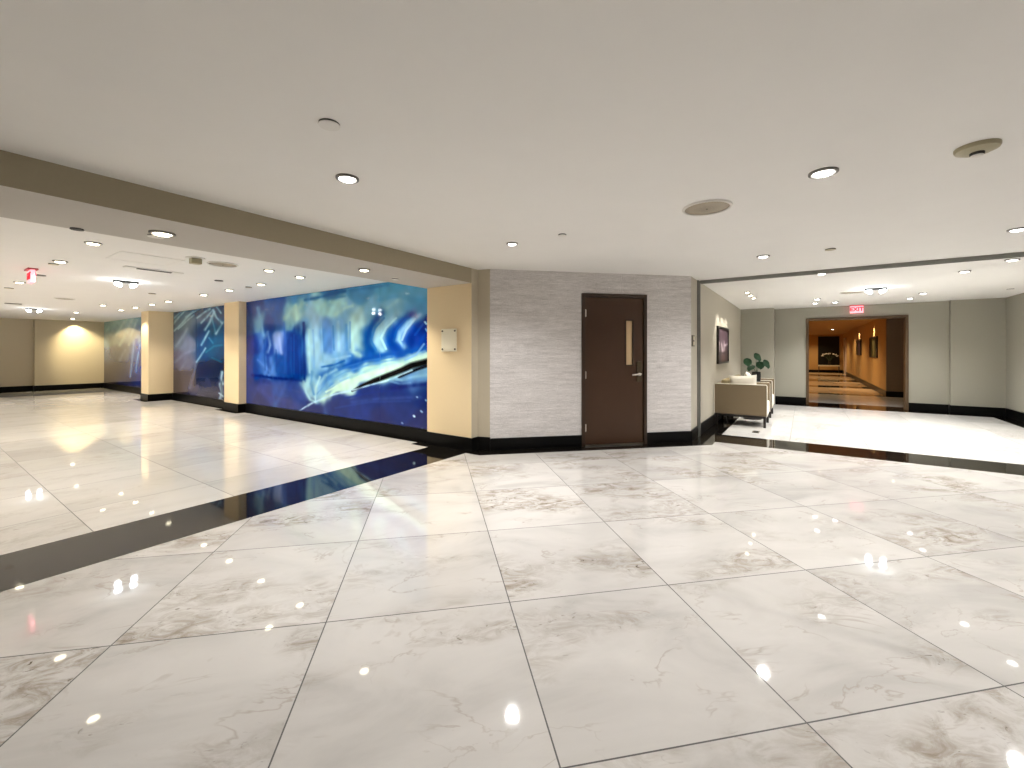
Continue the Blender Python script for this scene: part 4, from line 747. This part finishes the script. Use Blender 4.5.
pillow(M['creamfab'], 'plump white pillow on the nearer armchair, standing along its near arm', (8.93,.925,.695), (-.22,.06,PI/2), .46,.47,.15)
pillow(M['creamfab'], 'white pillow on the nearer armchair, tucked by its far arm', (9.24,.93,.675), (-.28,.0,.08), .30,.45,.14)
pillow(M['creamfab'], 'white pillow leaning on the farther armchair back', (10.55,.97,.69), (-.32,.0,.06), .50,.48,.16)

t = thing('side_table', 'small dark round side table between the two armchairs', 'table', (9.85,.86,0))
MB().lathe([(0,.59),(.21,.59),(.215,.60),(.215,.615),(.21,.62),(0,.62)], 32).build('table_top', M['wood'], t, smooth=True)
MB().lathe([(0,.03),(.03,.03),(.022,.06),(.022,.59),(0,.59)], 20).build('column', M['wood'], t, smooth=True)
MB().lathe([(0,0),(.16,0),(.16,.012),(.03,.03),(0,.03)], 32).build('foot', M['wood'], t, smooth=True)

t = thing('potted_plant', 'potted plant with large round dark green leaves between the armchairs', 'potted plant', (9.88,.80,.62))
MB().lathe([(0,0),(.055,0),(.075,.10),(.085,.24),(.08,.33),(.072,.33),(.075,.24),(.06,.29),(0,.29)], 28).build('pot', M['pot'], t, smooth=True)
def leaf_mb(base, tip_dir, size, droop):
    """a broad heart-shaped leaf, cupped along the midrib"""
    mb = MB(); f = Vector(tip_dir).normalized(); side = f.cross(Vector((0,0,1))).normalized(); up = side.cross(f)
    nu, nv = 10, 8; rows = []
    for i in range(nu+1):
        a = i/nu; wid = size*.56*(math.sin(PI*a**.75))**.7 if 0 < a < 1 else 0
        row = []
        for j in range(nv+1):
            b = -1+2*j/nv
            back = -.16*size*abs(b)*(1-a)**2*2
            p = Vector(base) + f*(size*a+back) + side*(wid*b) + up*(.10*size*b*b*(1-a*.5) - droop*size*a*a) + up*.012*math.sin(9*a)*abs(b)*size*4
            row.append(p)
        rows.append(row)
    for off, flip in ((0, 1), (-.003, -1)):
        vv = [[mb.bm.verts.new(p+up*off) for p in r] for r in rows]
        for i in range(nu):
            for j in range(nv):
                q = [vv[i][j], vv[i+1][j], vv[i+1][j+1], vv[i][j+1]]
                mb.bm.faces.new(q[::flip])
    bmesh.ops.remove_doubles(mb.bm, verts=mb.bm.verts, dist=1e-5)
    return mb
cr = Vector((.566,-.824,0)); fwd = Vector((.824,.566,0))
for off, zt, dirv, size, dr in ((-.18,.565,(-.5,-.2,-.9),.14,.15),(.0,.665,(-.35,-.45,-.8),.155,.1),(.075,.50,(-.6,-.2,-.8),.14,.2),(.18,.53,(-.35,-.5,-.9),.155,.15),(-.08,.43,(-.7,.35,-.35),.14,.3)):
    tip = cr*off + Vector((0,0,zt))
    MB().tube([(0,0,.27),tuple(cr*off*.25+Vector((0,0,.27+(zt-.27)*.5))),tuple(cr*off*.7+Vector((0,0,.27+(zt-.27)*.9))),tuple(tip)], .006, 7, .004).build('stem', M['stem'], t, smooth=True)
    leaf_mb(tip, dirv, size, dr).build('leaf', M['leaf'], t, smooth=True)

fo = thing('floor_outlet', 'small brass outlet cover set in the floor before the armchair', 'floor outlet', (8.24,.67,0), 0)
MB().box(-.10,.10, -.05,.05, 0,.006).build('cover_plate', M['brass'], fo, bevel=.002)
MB().box(-.075,-.01, -.032,.032, .006,.010).box(.01,.075, -.032,.032, .006,.010).build('flip_lid', M['dark'], fo, bevel=.001)

# ================================================================== WORLD, CAMERA
wd = bpy.data.worlds.new('world'); scene.world = wd; wd.use_nodes = True
wd.node_tree.nodes['Background'].inputs['Color'].default_value = (.02, .02, .02, 1)
cam = bpy.data.cameras.new('camera'); co = bpy.data.objects.new('camera', cam); COL.objects.link(co)
co.location = (0, 0, H); co.rotation_euler = (PI/2, 0, math.radians(34.5-90))
cam.sensor_width = 36; cam.lens = 425/1024*36; cam.shift_y = -32/1024; cam.clip_start = .05; cam.clip_end = 200
scene.camera = co
vs = scene.view_settings
vs.view_transform = 'Standard'; vs.look = 'None'; vs.exposure = EXPO; vs.gamma = 1; vs.use_curve_mapping = False
cy = scene.cycles
cy.use_denoising = True; cy.use_light_tree = True; cy.max_bounces = 10; cy.diffuse_bounces = 6; cy.glossy_bounces = 5; cy.sample_clamp_indirect = 6; cy.caustics_reflective = False
